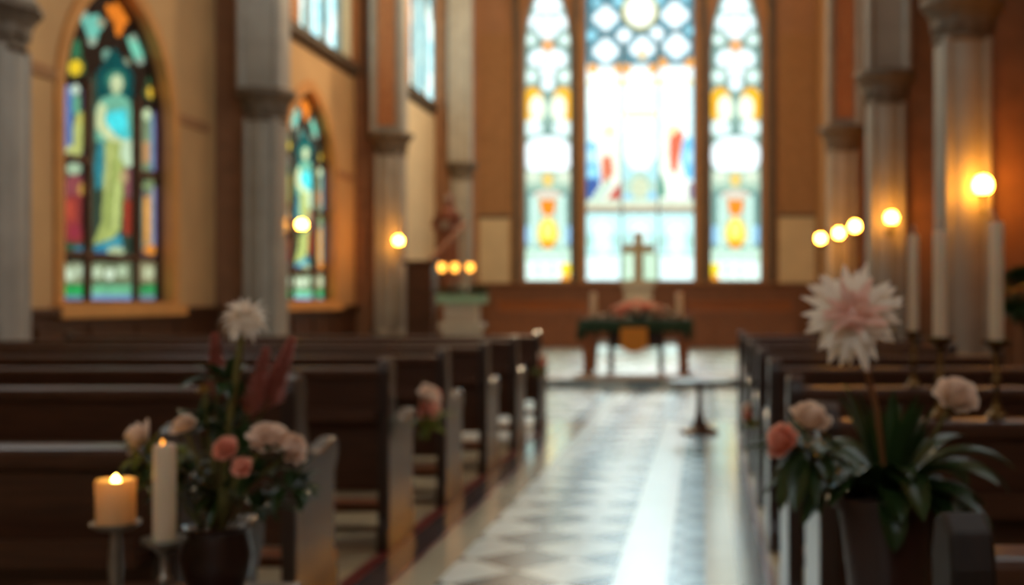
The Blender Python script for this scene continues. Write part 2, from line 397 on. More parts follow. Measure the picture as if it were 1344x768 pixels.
# ---- left lower windows
K = (44, 30, 22)
def sc(c, k): return tuple(v * k for v in c)
W1 = [
 # outer border ground of the three lights
 ('r', 84, 190, 112, 345, (52, 50, 70)), ('r', 118, 100, 180, 345, (54, 66, 52)), ('r', 186, 250, 209, 345, (84, 76, 88)),
 # tracery head
 ('p', [(102, 18), (113, 14), (116, 22), (128, 18), (138, 34), (130, 42), (126, 58), (119, 58), (112, 40)], (118, 190, 168)),
 ('e', 109, 19, 7, 5, (150, 170, 150)), ('e', 133, 30, 6, 6, (160, 150, 120)), ('e', 121, 54, 6, 6, (165, 175, 150)),
 ('p', [(138, 5), (148, 8), (152, 0), (160, 2), (166, 14), (172, 26), (164, 32), (158, 48), (152, 46), (149, 28), (142, 20)], (246, 128, 38)),
 ('p', [(140, -30), (150, -50), (162, -30), (158, -8), (148, -8)], (96, 120, 104)),
 ('p', [(166, 50), (174, 46), (181, 54), (192, 56), (201, 62), (194, 72), (186, 84), (178, 82), (172, 66)], (128, 204, 172)),
 ('e', 176, 50, 6, 5, (160, 176, 150)), ('e', 184, 80, 6, 5, (150, 160, 140)),
 ('e', 140, 72, 6.5, 8, (116, 150, 130)), ('e', 166, 82, 4, 6, (150, 150, 120)),
 ('p', [(172, 10), (180, 16), (184, 28), (176, 26)], (70, 90, 78)),
 ('p', [(94, 66), (98, 52), (104, 52), (107, 66), (106, 76), (94, 76)], (52, 112, 76)), ('e', 99, 88, 15, 13, (62, 84, 48)), ('e', 99, 89, 9, 10, (246, 196, 40)),
 ('p', [(192, 108), (198, 92), (205, 108), (204, 112)], (54, 100, 66)), ('e', 198, 121, 10, 11, (70, 80, 48)), ('e', 199, 121, 6, 8, (246, 190, 60)),
 # left light, upper
 ('r', 84, 112, 90, 204, (120, 122, 170)), ('r', 90, 112, 95, 204, (70, 110, 160)), ('r', 107, 118, 112, 204, (104, 84, 104)),
 ('e', 99, 118, 6, 7, (206, 214, 190)), ('r', 95, 126, 104, 150, (110, 170, 130)), ('p', [(95, 204), (97, 160), (103, 148), (110, 146), (115, 155), (112, 172), (106, 204)], (190, 186, 104)),
 ('e', 110, 156, 7, 10, (206, 190, 96)), ('e', 92, 197, 6, 6, (206, 200, 120)),
 ('r', 84, 204, 112, 212, K),
 # left light, lower: red figure
 ('r', 84, 212, 112, 320, (60, 40, 44)), ('e', 97, 222, 10, 8, (170, 186, 150)), ('p', [(84, 240), (92, 230), (102, 228), (112, 240), (112, 258), (84, 258)], (146, 70, 72)),
 ('e', 108, 248, 5, 8, (206, 150, 70)), ('p', [(84, 258), (106, 256), (108, 318), (86, 318)], (150, 56, 50)), ('e', 92, 276, 6, 14, (190, 74, 54)), ('e', 98, 304, 8, 10, (150, 48, 60)),
 ('r', 84, 320, 112, 336, (40, 84, 56)), ('e', 104, 328, 8, 5, (66, 110, 130)),
 # centre light: the robed woman
 ('p', [(127, 95), (150, 62), (176, 98), (174, 130), (127, 128)], (16, 74, 72)), ('o', 152, 107, 14, 16, .25, (54, 116, 96)),
 ('e', 152, 104, 11, 11, (64, 128, 104)), ('e', 153, 110, 8, 12, (214, 214, 164)), ('r', 149, 118, 157, 128, (196, 204, 150)),
 ('p', [(126, 142), (132, 130), (148, 124), (160, 124), (171, 133), (175, 160), (177, 188), (126, 186)], (118, 176, 146)),
 ('p', [(137, 148), (166, 142), (171, 184), (144, 180)], (78, 196, 196)), ('e', 153, 160, 13, 12, (80, 220, 224)),
 ('p', [(125, 150), (131, 134), (140, 140), (137, 160), (154, 180), (170, 186), (164, 193), (144, 187), (126, 168)], (216, 214, 160)),
 ('p', [(128, 190), (140, 182), (142, 200), (134, 246), (126, 250), (124, 218)], (50, 128, 136)),
 ('p', [(138, 184), (166, 188), (162, 240), (158, 300), (146, 316), (122, 320), (134, 290), (136, 240)], (174, 178, 98)),
 ('l', (148, 215), (142, 300), 2, (138, 146, 72)), ('l', (154, 240), (150, 300), 1.6, (206, 206, 132)), ('l', (144, 195), (140, 250), 1.6, (210, 204, 130)),
 ('p', [(160, 184), (174, 182), (180, 216), (166, 220), (157, 205)], (206, 218, 180)),
 ('p', [(160, 222), (172, 220), (172, 258), (164, 262)], (146, 82, 84)), ('p', [(163, 262), (172, 262), (171, 310), (163, 306)], (168, 56, 38)), ('e', 162, 232, 5, 9, (190, 160, 110)),
 ('p', [(124, 322), (150, 312), (158, 306), (162, 326), (160, 338), (124, 334)], (66, 146, 160)), ('e', 152, 330, 11, 6, (190, 196, 150)), ('e', 132, 330, 9, 4, (40, 110, 150)),
 # right light
 ('r', 187, 146, 198, 224, (130, 140, 104)), ('e', 193, 150, 5, 8, (214, 220, 170)), ('r', 200, 146, 208, 224, (150, 126, 182)), ('r', 198, 150, 201, 224, (84, 150, 160)), ('r', 188, 186, 196, 214, (206, 140, 90)),
 ('r', 185, 224, 210, 234, K), ('e', 195, 244, 8, 9, (130, 140, 96)), ('r', 188, 258, 196, 320, (240, 150, 50)), ('r', 196, 250, 200, 330, (160, 160, 130)), ('r', 200, 245, 208, 328, (156, 140, 196)),
 ('r', 187, 258, 190, 326, (120, 140, 120)), ('e', 198, 328, 10, 6, (240, 140, 44)),
 # base panels
 ('r', 82, 336, 212, 345, K), ('r', 83, 345, 111, 372, (146, 146, 112)), ('e', 92, 360, 6, 8, (214, 220, 186)), ('e', 104, 356, 5, 7, (200, 206, 172)), ('r', 83, 374, 111, 388, (48, 164, 82)), ('r', 83, 388, 111, 398, (110, 128, 160)),
 ('r', 119, 345, 174, 372, (126, 130, 96)), ('e', 128, 358, 6, 8, (206, 212, 176)), ('e', 144, 360, 7, 8, (214, 220, 190)), ('e', 160, 356, 7, 7, (186, 196, 160)), ('r', 119, 374, 174, 387, (100, 178, 130)), ('r', 119, 379, 174, 381, (160, 200, 150)), ('r', 119, 387, 174, 398, (130, 148, 186)),
 ('r', 182, 345, 208, 372, (150, 136, 100)), ('e', 195, 358, 7, 8, (200, 196, 156)), ('r', 182, 374, 208, 388, (60, 150, 84)), ('r', 182, 388, 208, 398, (120, 130, 150)),
 ('r', 112, 84, 118.5, 400, K), ('r', 175, 84, 182, 400, K)]
GX = XL - .15
def des1(y, z): return (VX + GX * F / y, VY - (z - H) * F / y)
def des2(y, z):  # the second window repeats the first one's design
    return des1(y - 20.29 + 13.715, z)
def side_window(name, w, des, shapes, base, m, nu=90, nv=220, mull=(112 / 1., 180)):
    c, wd, z0, zs, za = w
    o = glass_pane(name, arch(c, wd - .02, z0 + .01, zs, za - .01), 0, GX, des, shapes, base, nu, nv, m)
    fr = MB(); out = arch(c, wd + .02, z0 - .005, zs, za + .01); inn = arch(c, wd - .07, z0 + .04, zs, za - .05)
    ring(fr, out, inn, 0, GX - .05, GX + .05)
    y1, y2 = c - .475, c + .655
    for yy in (y1, y2): fr.box(GX - .04, yy - .035, z0, GX + .03, yy + .035, zs + .35)
    fr.box(GX - .02, c - wd / 2, z0 + .54, GX + .02, c + wd / 2, z0 + .60)
    fr.box(GX - .02, c - wd / 2, 2.84, GX + .02, y1, 2.90); fr.box(GX - .02, y2, 2.84, GX + .02, c + wd / 2, 2.90)
    fr.build('window_frame', MT['trac'], o)
    jb = MB(); ring(jb, arch(c, wd + .30, z0 - .12, zs, za + .17), arch(c, wd - .03, z0 + .01, zs, za - .02), 0, XL + .035, XL - .14)
    jb.build('window_surround', MT['jamb'], o)
    MB().box(XL - .15, c - wd / 2 - .2, z0 - .16, XL + .13, c + wd / 2 + .2, z0 - .02).build('window_sill', MT['jamb'], o, bevel=.01)
    portal((GX - .35, c, (z0 + za) / 2), (0, -PI / 2, 0), za - z0, wd)
    return o
side_window('window_1', LW[0], des1, W1, K, GL_side)
side_window('window_2', LW[1], des2, W1, (60, 50, 40), GL_pale)

# ---- clerestory windows on the left
def cler(name, w):
    c, wd, z0, zs, za = w; cy = (c, z0)
    sh = []
    cols = [(232, 246, 242), (196, 232, 232), (240, 246, 236), (180, 222, 226), (214, 236, 226)]
    random.seed(5)
    for i in range(9):
        for j in range(12): sh.append(('r', -1.7 + i * .38, j * .42, -1.34 + i * .38, .42 + j * .42, random.choice(cols[(i % 3):(i % 3) + 3])))
    for q in (-.45, .45): sh.append(('o', q, 2.6, .36, .36, .25, (90, 110, 110)))
    sh += [('o', 0, 3.3, .5, .5, .2, (90, 110, 110)), ('e', 0, 3.3, .3, .3, (240, 220, 150))]
    o = glass_pane(name, arch(c, wd - .02, z0 + .01, zs, za - .01), 0, GX, lambda y, z: (y - c, z - z0), sh, (150, 184, 184), 50, 80, GL_cler)
    fr = MB(); ring(fr, arch(c, wd + .02, z0 - .005, zs, za + .01), arch(c, wd - .2, z0 + .1, zs, za - .13), 0, GX - .05, GX + .05)
    for q in (-.45, .45): fr.box(GX - .05, c + q - .05, z0, GX + .05, c + q + .05, zs + .6)
    for q in (-.9, 0, .9):
        pts = arch(c + q, .9, zs - .4, zs - .3, zs + .3, 6)[2:]; fr.tube([(GX, p[0], p[1]) for p in pts], .04, 6)
    fr.build('window_frame', MT['tracl'], o)
    jb = MB(); ring(jb, arch(c, wd + .34, z0 - .12, zs, za + .2), arch(c, wd - .03, z0 + .01, zs, za - .02), 0, XL + .04, XL - .14); jb.build('window_surround', MT['cream'], o)
    jb = MB(); ring(jb, arch(c, wd + 1.2, z0 - .02, zs, za + .75), arch(c, wd + .36, z0 - .02, zs, za + .2), 0, XL, XL + .10); jb.build('brick_arch', MT['brick'], o)
    portal((GX - .35, c, (z0 + za) / 2), (0, -PI / 2, 0), za - z0, wd)
cler('window_3', LC[0]); cler('window_4', LC[1])
for c in (8.5, 13.6): portal((XL - .5, c, 8.5), (0, -PI / 2, 0), 4.4, 2.6)
for c in (18, 23.5, 29): portal((XR + .5, c, 12.4), (0, PI / 2, 0), 4.4, 2.8)
for c in (4.5, 9.5): portal((XR + .5, c, 10), (0, PI / 2, 0), 6.8, 3.8)
portal((-1.85, YR - .5, 7.65), (PI / 2, 0, 0), 3.4, 6.3)

# ---- the three great windows in the back wall
GY = YB + .2
def desb(x, z): return (VX + x * F / GY, VY - (z - H) * F / GY)
WH = (255, 255, 255); PG = (170, 196, 180); CY = (196, 232, 236); LD = (70, 92, 96); GR = (132, 164, 152)
WC = [('r', 760, -300, 920, 90, (84, 128, 140))]
for (x, y, r) in ((795, 24, 21), (886, 20, 23), (795, 67, 21), (843, 64, 21), (888, 61, 22), (819, 47, 13), (862, 45, 13), (840, -60, 30), (800, -30, 20), (880, -30, 20)):
    WC += [('e', x, y, r, r, CY), ('o', x, y, r, r, .16, (96, 136, 148)), ('e', x, y, r * .84, r * .84, (120, 164, 176)), ('e', x, y - r * .38, r * .40, r * .40, WH), ('e', x - r * .40, y, r * .38, r * .38, WH), ('e', x + r * .40, y, r * .38, r * .38, WH), ('e', x, y + r * .36, r * .36, r * .36, WH), ('e', x, y, r * .3, r * .3, WH)]
for (x, y, r) in ((777, 47, 10), (903, 40, 10), (784, 4, 9), (812, 2, 11), (865, 0, 11), (899, -2, 9)):
    WC += [('e', x, y, r, r, (150, 206, 220)), ('o', x, y, r, r, .3, (78, 116, 128))]
WC += [('e', 840, 15, 23, 25, (236, 214, 140)), ('e', 840, 14, 18, 20, WH)]
WC += [('r', 766, 86, 914, 372, (250, 254, 252))]
for x in (778, 812, 822, 857, 870, 905):
    WC += [('e', x, 90 if x not in (905, 870) else 82, 7, 7, (246, 164, 84)), ('e', x, 108, 7, 4, (250, 226, 170))]
WC += [('e', 843, 72, 5, 7, (236, 190, 120))]
WC += [('r', 768, 110, 773, 200, (180, 226, 232)), ('r', 907, 110, 912, 230, (180, 226, 232)), ('r', 813, 110, 819, 270, (216, 236, 226)), ('r', 861, 110, 866, 270, (216, 236, 226)),
 ('r', 820, 144, 860, 156, (252, 232, 190)), ('l', (795, 130), (797, 160), 2, (200, 230, 232)),
 # left light: winged figure
 ('p', [(768, 190), (780, 184), (788, 200), (790, 236), (776, 252), (768, 240)], (120, 186, 220)), ('e', 776, 205, 6, 10, (196, 228, 240)), ('e', 777, 228, 6, 8, (160, 214, 240)),
 ('p', [(768, 236), (782, 232), (790, 244), (778, 262), (768, 262)], (66, 92, 150)), ('p', [(784, 172), (800, 162), (812, 180), (814, 262), (776, 262), (790, 240), (784, 210)], (248, 244, 222)),
 ('e', 800, 172, 9, 9, (250, 228, 176)), ('p', [(789, 206), (802, 204), (806, 226), (797, 250), (790, 240)], (218, 116, 84)), ('p', [(806, 248), (815, 238), (815, 262), (796, 262)], (196, 76, 60)),
 ('p', [(776, 262), (800, 232), (806, 240), (790, 262)], (196, 214, 190)),
 # centre light
 ('p', [(819, 230), (840, 222), (861, 230), (861, 272), (819, 272)], (176, 200, 184)), ('e', 840, 246, 12, 14, (206, 204, 170)), ('e', 824, 262, 6, 8, (140, 194, 224)), ('e', 856, 260, 6, 8, (140, 194, 224)), ('p', [(819, 205), (832, 226), (819, 240)], (176, 220, 226)), ('p', [(861, 205), (848, 226), (861, 240)], (176, 220, 226)),
 # right light: figure in orange
 ('p', [(866, 176), (884, 168), (898, 176), (904, 240), (910, 262), (866, 262)], (250, 248, 226)), ('e', 884, 172, 9, 9, (250, 226, 170)),
 ('p', [(878, 182), (892, 170), (898, 176), (892, 206), (888, 230), (880, 222), (878, 200)], (224, 106, 76)), ('p', [(896, 186), (906, 178), (912, 190), (912, 236), (900, 234), (894, 210)], (118, 190, 230)), ('e', 905, 206, 4, 10, (186, 224, 244)),
 ('p', [(865, 222), (872, 240), (874, 258), (865, 258)], (40, 140, 110)), ('r', 904, 240, 913, 262, (140, 120, 140)),
 # band and base panels
 ('r', 766, 262, 914, 270, (210, 216, 190)), ('r', 768, 270, 912, 276, (204, 168, 136)), ('r', 768, 276, 912, 281, (120, 130, 118)),
 ('r', 768, 281, 912, 332, (206, 240, 236)), ('r', 768, 332, 912, 337, (176, 214, 196)), ('r', 768, 337, 912, 369, (240, 255, 250))]
for x in (791, 840, 888):
    WC += [('e', x, 300, 15, 12, (240, 254, 254)), ('o', x, 306, 14, 14, .14, (150, 200, 196)), ('e', x, 320, 11, 16, (226, 248, 236)), ('e', x - 17, 318, 4, 10, (170, 206, 190)), ('e', x + 17, 318, 4, 10, (170, 206, 190))]
WC += [('r', 817, 332, 864, 369, (180, 200, 170)), ('r', 824, 336, 829, 366, (220, 236, 206)), ('r', 851, 336, 856, 366, (220, 236, 206))]
for x in (816, 864): WC += [('r', x - 1.6, 84, x + 1.6, 370, (160, 192, 190))]
def lancet(cx, sx):
    s = [('r', cx - 40, -300, cx + 40, 400, (120, 146, 136))]
    for (dx, y, r) in ((0, -20, 20), (0, 10, 19), (-12, 30, 14), (12, 30, 14), (0, 36, 16), (-12, 78, 14), (12, 78, 14), (0, 95, 13), (0, 110, 9)):
        s += [('e', cx + dx, y, r * 1.12, r * 1.12, (150, 180, 172)), ('e', cx + dx, y, r * .92, r * .92, WH)]
    for (dx, y, r) in ((-22, 52, 11), (22, 52, 11), (-22, 100, 13), (22, 100, 13)):
        s += [('e', cx + dx, y, r, r, (196, 214, 200)), ('o', cx + dx, y, r, r, .2, (110, 140, 134)), ('e', cx + dx, y, r * .4, r * .4, (238, 246, 236))]
    s += [('e', cx, 60, 8, 8, (240, 160, 100)), ('e', cx - 20, 138, 15, 24, (252, 176, 40)), ('e', cx + 20, 138, 15, 24, (252, 176, 40)), ('e', cx - 14, 142, 10, 17, (255, 250, 220)), ('e', cx + 14, 142, 10, 17, (255, 250, 220)),
          ('e', cx - 20, 168, 14, 11, (232, 244, 236)), ('e', cx + 20, 168, 14, 11, (232, 244, 236)), ('e', cx, 145, 4, 18, (170, 190, 170)),
          ('r', cx - 34, 178, cx + 34, 186, (120, 146, 132)), ('e', cx - 13, 204, 20, 23, WH), ('e', cx + 13, 204, 20, 23, WH), ('e', cx, 196, 20, 18, WH), ('e', cx, 214, 26, 12, WH),
          ('r', cx - 34, 224, cx + 34, 252, (164, 184, 162)), ('e', cx - 20, 232, 10, 8, (214, 216, 190)), ('e', cx + 20, 232, 10, 8, (214, 216, 190)), ('e', cx, 236, 7, 9, (238, 190, 100)),
          ('r', cx - 34, 250, cx + 34, 328, (112, 142, 132)), ('r', cx - 23, 256, cx - 15, 325, (206, 228, 212)), ('r', cx + 15, 256, cx + 23, 325, (206, 228, 212)), ('e', cx, 256, 18, 6, (224, 196, 176)), ('r', cx - 14, 260, cx + 14, 322, (190, 206, 186)),
          ('p', [(cx - 11, 262), (cx + 11, 262), (cx + 8, 280), (cx, 284), (cx - 8, 280)], (240, 132, 30)), ('e', cx, 306, 13, 20, (255, 200, 40)), ('e', cx, 302, 8, 12, (255, 236, 120)), ('e', cx, 322, 7, 6, (232, 140, 30)),
          ('r', cx - 30, 296, cx - 25, 320, (150, 194, 230)), ('r', cx + 25, 296, cx + 30, 320, (150, 194, 230)),
          ('r', cx - 34, 326, cx + 34, 343, (200, 222, 198)), ('r', cx - 34, 343, cx + 34, 369, (238, 252, 238)), ('e', cx - 12, 355, 3, 9, (190, 214, 190)), ('e', cx + 6, 355, 3, 9, (190, 214, 190)),
          ('e', sx, 353, 8, 8, (255, 214, 40)), ('e', sx, 366, 7, 6, (246, 150, 40))]
    return s
def back_window(name, w, shapes, nu, nv, mull, rings):
    c, wd, z0, zs, za = w
    o = glass_pane(name, arch(c, wd - .02, z0 + .01, zs, za - .01), 1, GY, desb, shapes, (150, 176, 170), nu, nv, GL_back)
    fr = MB(); ring(fr, arch(c, wd + .02, z0 - .005, zs, za + .01), arch(c, wd - .1, z0 + .05, zs, za - .07), 1, GY - .05, GY + .05)
    for x, zt in mull: fr.box(x - .028, GY - .04, z0, x + .028, GY + .04, zt)
    for px, py, r in rings:
        q = at(px, py, GY); rr = r * GY / F
        fr.tube([(q.x + rr * math.cos(t * PI / 12), GY, q.z + rr * math.sin(t * PI / 12)) for t in range(25)], .022, 5)
    fr.build('window_frame', MT['tracl'], o)
    jb = MB(); ring(jb, arch(c, wd + .46, z0 - .1, zs, za + .3), arch(c, wd - .02, z0 + .01, zs, za - .02), 1, YB - .05, YB + .12); jb.build('window_surround', MT['plasterb'], o)
    jb = MB(); ring(jb, arch(c, wd + .66, z0 - .1, zs, za + .45), arch(c, wd + .48, z0 - .1, zs, za + .31), 1, YB - .10, YB); jb.build('arch_moulding', MT['jamb'], o)
    portal((c, GY + .4, (z0 + za) / 2), (-PI / 2, 0, 0), wd, za - z0)
back_window('window_5', BW[0], WC, 130, 330, [(desx, 9.0) for desx in ((816 - VX) * GY / F, (864 - VX) * GY / F)], [(795, 24, 21), (886, 20, 23), (795, 67, 21), (843, 64, 21), (888, 61, 22), (840, 14, 24)])
back_window('window_6', BW[1], lancet(719, 743), 70, 300, [], [(697, 52, 11), (741, 52, 11), (697, 100, 13), (741, 100, 13)])
back_window('window_7', BW[2], lancet(965.5, 937), 70, 300, [], [(943, 52, 11), (988, 52, 11), (943, 100, 13), (988, 100, 13)])

# ================================================================== COLUMNS
def column(label, x, y, r, zc, side, grp, band=False, upz=15.5):
    t = thing('stone_column', label, 'column', (x, y, 0), 0, grp)
    b = MB(); b.box(-r * 1.5, -r * 1.5, .002, r * 1.5, r * 1.5, .35); b.lathe([(r * 1.45, .35), (r * 1.5, .42), (r * 1.3, .5), (r * 1.18, .56), (r * 1.25, .62), (r * 1.02, .7)], seg=28); b.build('base', MT['stone'], t, bevel=.01)
    s = MB(); s.lathe([(r, .69), (r * .97, zc - .32)], seg=32)
    for a in ((PI * .75, PI * 1.25, PI * 1.75) if side > 0 else (PI * .25, PI * 1.25, PI * 1.75)):
        s.lathe([(r * .2, .69), (r * .2, zc - .32)], (r * .98 * math.cos(a), r * .98 * math.sin(a), 0), 12)
    s.build('shaft', MT['stone'], t)
    xw = (XR - x) if side > 0 else (XL - x); xa, xb = sorted((xw - .005 * side, side * r * .45))
    MB().box(xa, -.06, .002, xb, r * 1.75, upz).build('wall_pier', MT['pier'], t)
    c = MB(); c.lathe([(r * 1.08, -.36), (r * 1.16, -.33), (r * 1.05, -.29), (r * 1.1, -.2), (r * 1.32, -.06), (r * 1.5, 0), (r * 1.58, .02), (r * 1.58, .07), (r * 1.5, .1)], (0, 0, zc), 8, smooth=False)
    for k in range(12):   # curled leaves round the bell
        a = 2 * PI * k / 12; d = Vector((math.cos(a), math.sin(a), 0))
        c.petal(d * r * 1.06 + Vector((0, 0, zc - .28)), (d * .45 + Vector((0, 0, 1))), -d, .26, .15, -1.3, 5, .2, .5)
    c.build('capital', MT['stoned'], t)
    u = MB(); w = r * .92; u.box(-w, -w, zc + .10, w, w, upz)
    for sx in (-1, 1):
        u.lathe([(r * .22, zc + .10), (r * .22, upz)], (sx * w, -w, 0), 12)
    u.build('upper_pier', MT['stone'], t)
    if band: MB().box(-w * .62, -w - .03, zc + .22, w * .62, -w + .01, upz).build('patterned_band', MT['brick'], t)
    return t
g = 'stone columns along the church walls'
column('grey stone column at the left edge, left of the tall figure window', -6.46, 10.35, .27, 3.86, -1, g)
column('grey stone column between the two lower left stained glass windows', -6.3, 16.4, .28, 4.16, -1, g)
column('grey stone column right of the second lower left window, behind a lit sconce', -6.3, 22.9, .30, 4.5, -1, g, True)
column('slim grey stone column in the far left corner, behind the carved statue', -6.3, 29.6, .27, 4.72, -1, g)
column('largest right stone column, behind the lone tall candle and brightest lamp', 2.62, 11.6, .28, 4.2, 1, g)
column('middle right stone column with a lit sconce on its front', 2.42, 15.3, .27, 4.2, 1, g)
column('farthest right stone column, behind the three standing lamps', 2.43, 20.1, .28, 4.2, 1, g, True)

# ================================================================== PEWS
def pew(x0, x1, label, Y0, kneel=True, endm='woodend'):
    """the pew faces the altar (+Y); origin at its aisle-side back foot"""
    t = thing('church_pew', label, 'pew', (0, Y0, 0), 0, 'dark wooden pews on both sides of the aisle')
    L0, L1 = x0 + .06, x1 - .06
    MB().prism([(.03, .30), (.06, .30), (.04, .86), (.01, .86)], 0, L0, L1).build('backrest', MT['wood'], t)
    MB().box(x0 + .02, -.015, .86, x1 - .02, .085, .915).build('top_rail', MT['wood'], t, bevel=.015)
    MB().box(L0, .06, .41, L1, .46, .45).build('seat', MT['seat'], t, bevel=.01)
    lg = MB(); lg.box(L0, -.10, .66, L1, .03, .685); lg.box(L0, -.10, .685, L1, -.085, .72); lg.build('book_ledge', MT['wood'], t)
    if kneel: MB().box(L0, .52, .10, L1, .68, .15).build('kneeler', MT['seat'], t, bevel=.01)
    prof = [(-.03, .002), (.50, .002), (.50, .10), (.455, .16), (.455, .54), (.50, .60), (.505, .64), (.47, .675), (.40, .67), (.28, .64), (.18, .65), (.13, .70), (.105, .80), (.12, .90), (.10, .945), (.05, .965), (-.005, .945), (-.02, .90), (-.01, .16), (-.03, .10)]
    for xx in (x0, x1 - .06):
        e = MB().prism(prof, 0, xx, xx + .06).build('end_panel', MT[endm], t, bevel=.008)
    return t
ordn = ['nearest', 'second', 'third', 'fourth', 'fifth', 'sixth', 'seventh']
rowsL = [(2.62, -1.2), (4.4, -1.57), (5.7, -1.57), (6.95, -1.57), (8.25, -1.57), (9.55, -1.57), (10.9, -1.57)]
for i, (y, xe) in enumerate(rowsL):
    pew(-6.1 if y > 5 else -5.2, xe, 'dark wooden pew left of the aisle, %s' % ('nearest to the lit pillar candle' if i == 0 else 'last before the altar step' if i == 6 else ordn[i] + ' row counted from the front of the picture'), y)
rowsR = [1.50, 3.2, 4.4, 5.7, 6.95, 8.25, 9.55, 10.9]
lr = ['dark wooden pew with pale worn arm at the lower right corner', 'dark wooden pew right of the aisle with two candlesticks on its top rail', 'dark wooden pew right of the aisle with one candlestick on its top rail']
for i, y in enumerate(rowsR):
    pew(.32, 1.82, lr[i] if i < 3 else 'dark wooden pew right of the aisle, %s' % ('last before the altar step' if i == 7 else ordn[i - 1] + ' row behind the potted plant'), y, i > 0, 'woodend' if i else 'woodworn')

# ================================================================== LAMPS
def sconce(label, p, att, r=.075):
    """globe at p held by an arm fixed at att on a column"""
    t = thing('wall_sconce', label, 'wall lamp', att, 0, 'lit sconces on the columns')
    d = Vector(p) - Vector(att)
    nrm = Vector((d.x, d.y, 0)).normalized()
    q = Matrix.Translation(Vector((0, 0, 0))) @ nrm.to_track_quat('Z', 'Y').to_matrix().to_4x4()
    MB().lathe([(0, 0), (.05, 0), (.055, .012), (.03, .03), (0, .032)], mtx=q, seg=16).build('wall_plate', MT['metal'], t)
    h = Vector((d.x, d.y, 0))
    a = MB(); a.tube([h * .05, h * .35 + Vector((0, 0, -.06)), h * .75 + Vector((0, 0, -.05)), h + Vector((0, 0, d.z - r - .04))], .012, 8); a.build('arm', MT['metal'], t)
    MB().lathe([(.0, -.05), (.025, -.04), (.03, -.01), (.06, .005), (.062, .015), (0, .015)], (d.x, d.y, d.z - r), 16).build('cup', MT['brass'], t)
    MB().ball(d, r).build('globe', GLOBE, t)
    return t
sconce('brightest round sconce lamp on the big right column, above the tallest candle', at(1290, 243, 11.1), (2.80, 11.39, 2.15), .09)
sconce('round sconce lamp on the middle right column, left of the candles', at(1170, 286, 14.75), (2.42, 15.04, 2.15))
sconce('round sconce lamp in front of the second lower left window', at(396, 295, 16.9), (-6.06, 16.56, 2.2), .07)
sconce('round sconce lamp beside the pulpit on the left wall column', at(523, 316, 22.3), (-6.08, 22.68, 2.2), .08)
for i, (px, py, Y, lb) in enumerate(((1077, 313, 19.3, 'leftmost and lowest of the three standing lamps by the right columns'), (1101, 306, 18.0, 'middle one of the three standing lamps by the right columns'), (1122, 297, 16.8, 'tallest looking, rightmost of the three standing lamps by the right columns'))):
    p = at(px, py, Y); z0 = .127
    t = thing('lamp_standard', lb, 'lamp', (p.x, p.y, z0), 0, 'standing lamps on poles by the right columns')
    hz = p.z - z0
    MB().lathe([(0, 0), (.16, 0), (.16, .03), (.06, .07), (.025, .12), (0, .12)], seg=20).build('base', MT['metal'], t)
    MB().lathe([(.016, .1), (.014, hz * .5), (.03, hz * .5 + .02), (.014, hz * .5 + .05), (.014, hz - .14)], seg=12).build('pole', MT['metal'], t)
    MB().lathe([(.02, hz - .16), (.05, hz - .12), (.06, hz - .08), (.03, hz - .07), (0, hz - .07)], seg=16).build('cup', MT['brass'], t)
    MB().ball((0, 0, hz), .075).build('globe', GLOBE, t)

# ================================================================== ALTAR
AX, AY, AZ = at(836, 0, 18.6).x, 18.6, .127
t = thing('altar_table', 'wooden altar table with green cloth and gold pendant on the curved step', 'altar', (AX, AY, AZ))
for sx in (-1, 1):
    for sy in (-1, 1):
        l = MB(); x = sx * .76
        l.prism([(x - .09, 0), (x + .09, 0), (x + .07, .08), (x + .11, .60), (x + .11, .74), (x - .11, .74), (x - .11, .60), (x - .07, .08)], 1, sy * .30 - .06, sy * .30 + .06)
        l.build('leg', MT['oak'], t, bevel=.01)
    MB().box(sx * .40 - .045, -.28, 0, sx * .40 + .045, -.18, .74).build('inner_leg', MT['wood'], t, bevel=.01)
MB().box(-.84, -.40, .74, .84, .40, .80).build('tabletop', MT['oak'], t, bevel=.01)
MB().box(-.44, -.20, .38, .44, -.17, .74).build('apron', MT['wood'], t)
c = MB(); n = 60; vs = []
for i in range(n + 1):
    x = -.90 + 1.8 * i / n; dz = .02 * math.sin(i * 1.7) + .012 * math.sin(i * 4.1); wv = .02 * math.sin(i * 1.9)
    edge = .10 * (1 if (i < 4 or i > n - 4) else 0)
    for (y, z) in ((.43 + wv, .62 + dz), (.43, .815), (-.43, .815), (-.43 - wv * .5, .74), (-.445 - wv, .62 + dz - edge)): vs.append((x, y, z))
fs = [(i * 5 + j, i * 5 + j + 1, i * 5 + j + 6, i * 5 + j + 5) for i in range(n) for j in range(4)]
c.add(vs, fs, True)
for sx in (-1, 1): c.add([(sx * .9, -.43, .815), (sx * .9, .43, .815), (sx * .93, .43, .5), (sx * .93, -.45, .48)], [(0, 1, 2, 3)])
o = c.build('altar_cloth', MT['cloth']); o.location = (AX, AY, AZ + .0); tag(o, 'dark green cloth draped over the altar table', 'tablecloth')
m_ = o.modifiers.new('thick', 'SOLIDIFY'); m_.thickness = .012; m_.offset = 1
o = MB().prism([(-.21, .70), (.21, .70), (.22, .42), (.12, .34), (0, .30), (-.12, .34), (-.22, .42)], 1, -.50, -.485).build('gold_pendant', MT['gold']); o.location = (AX - .02, AY, AZ)
tag(o, 'gold shield shaped cloth hanging at the front of the altar', 'cloth')

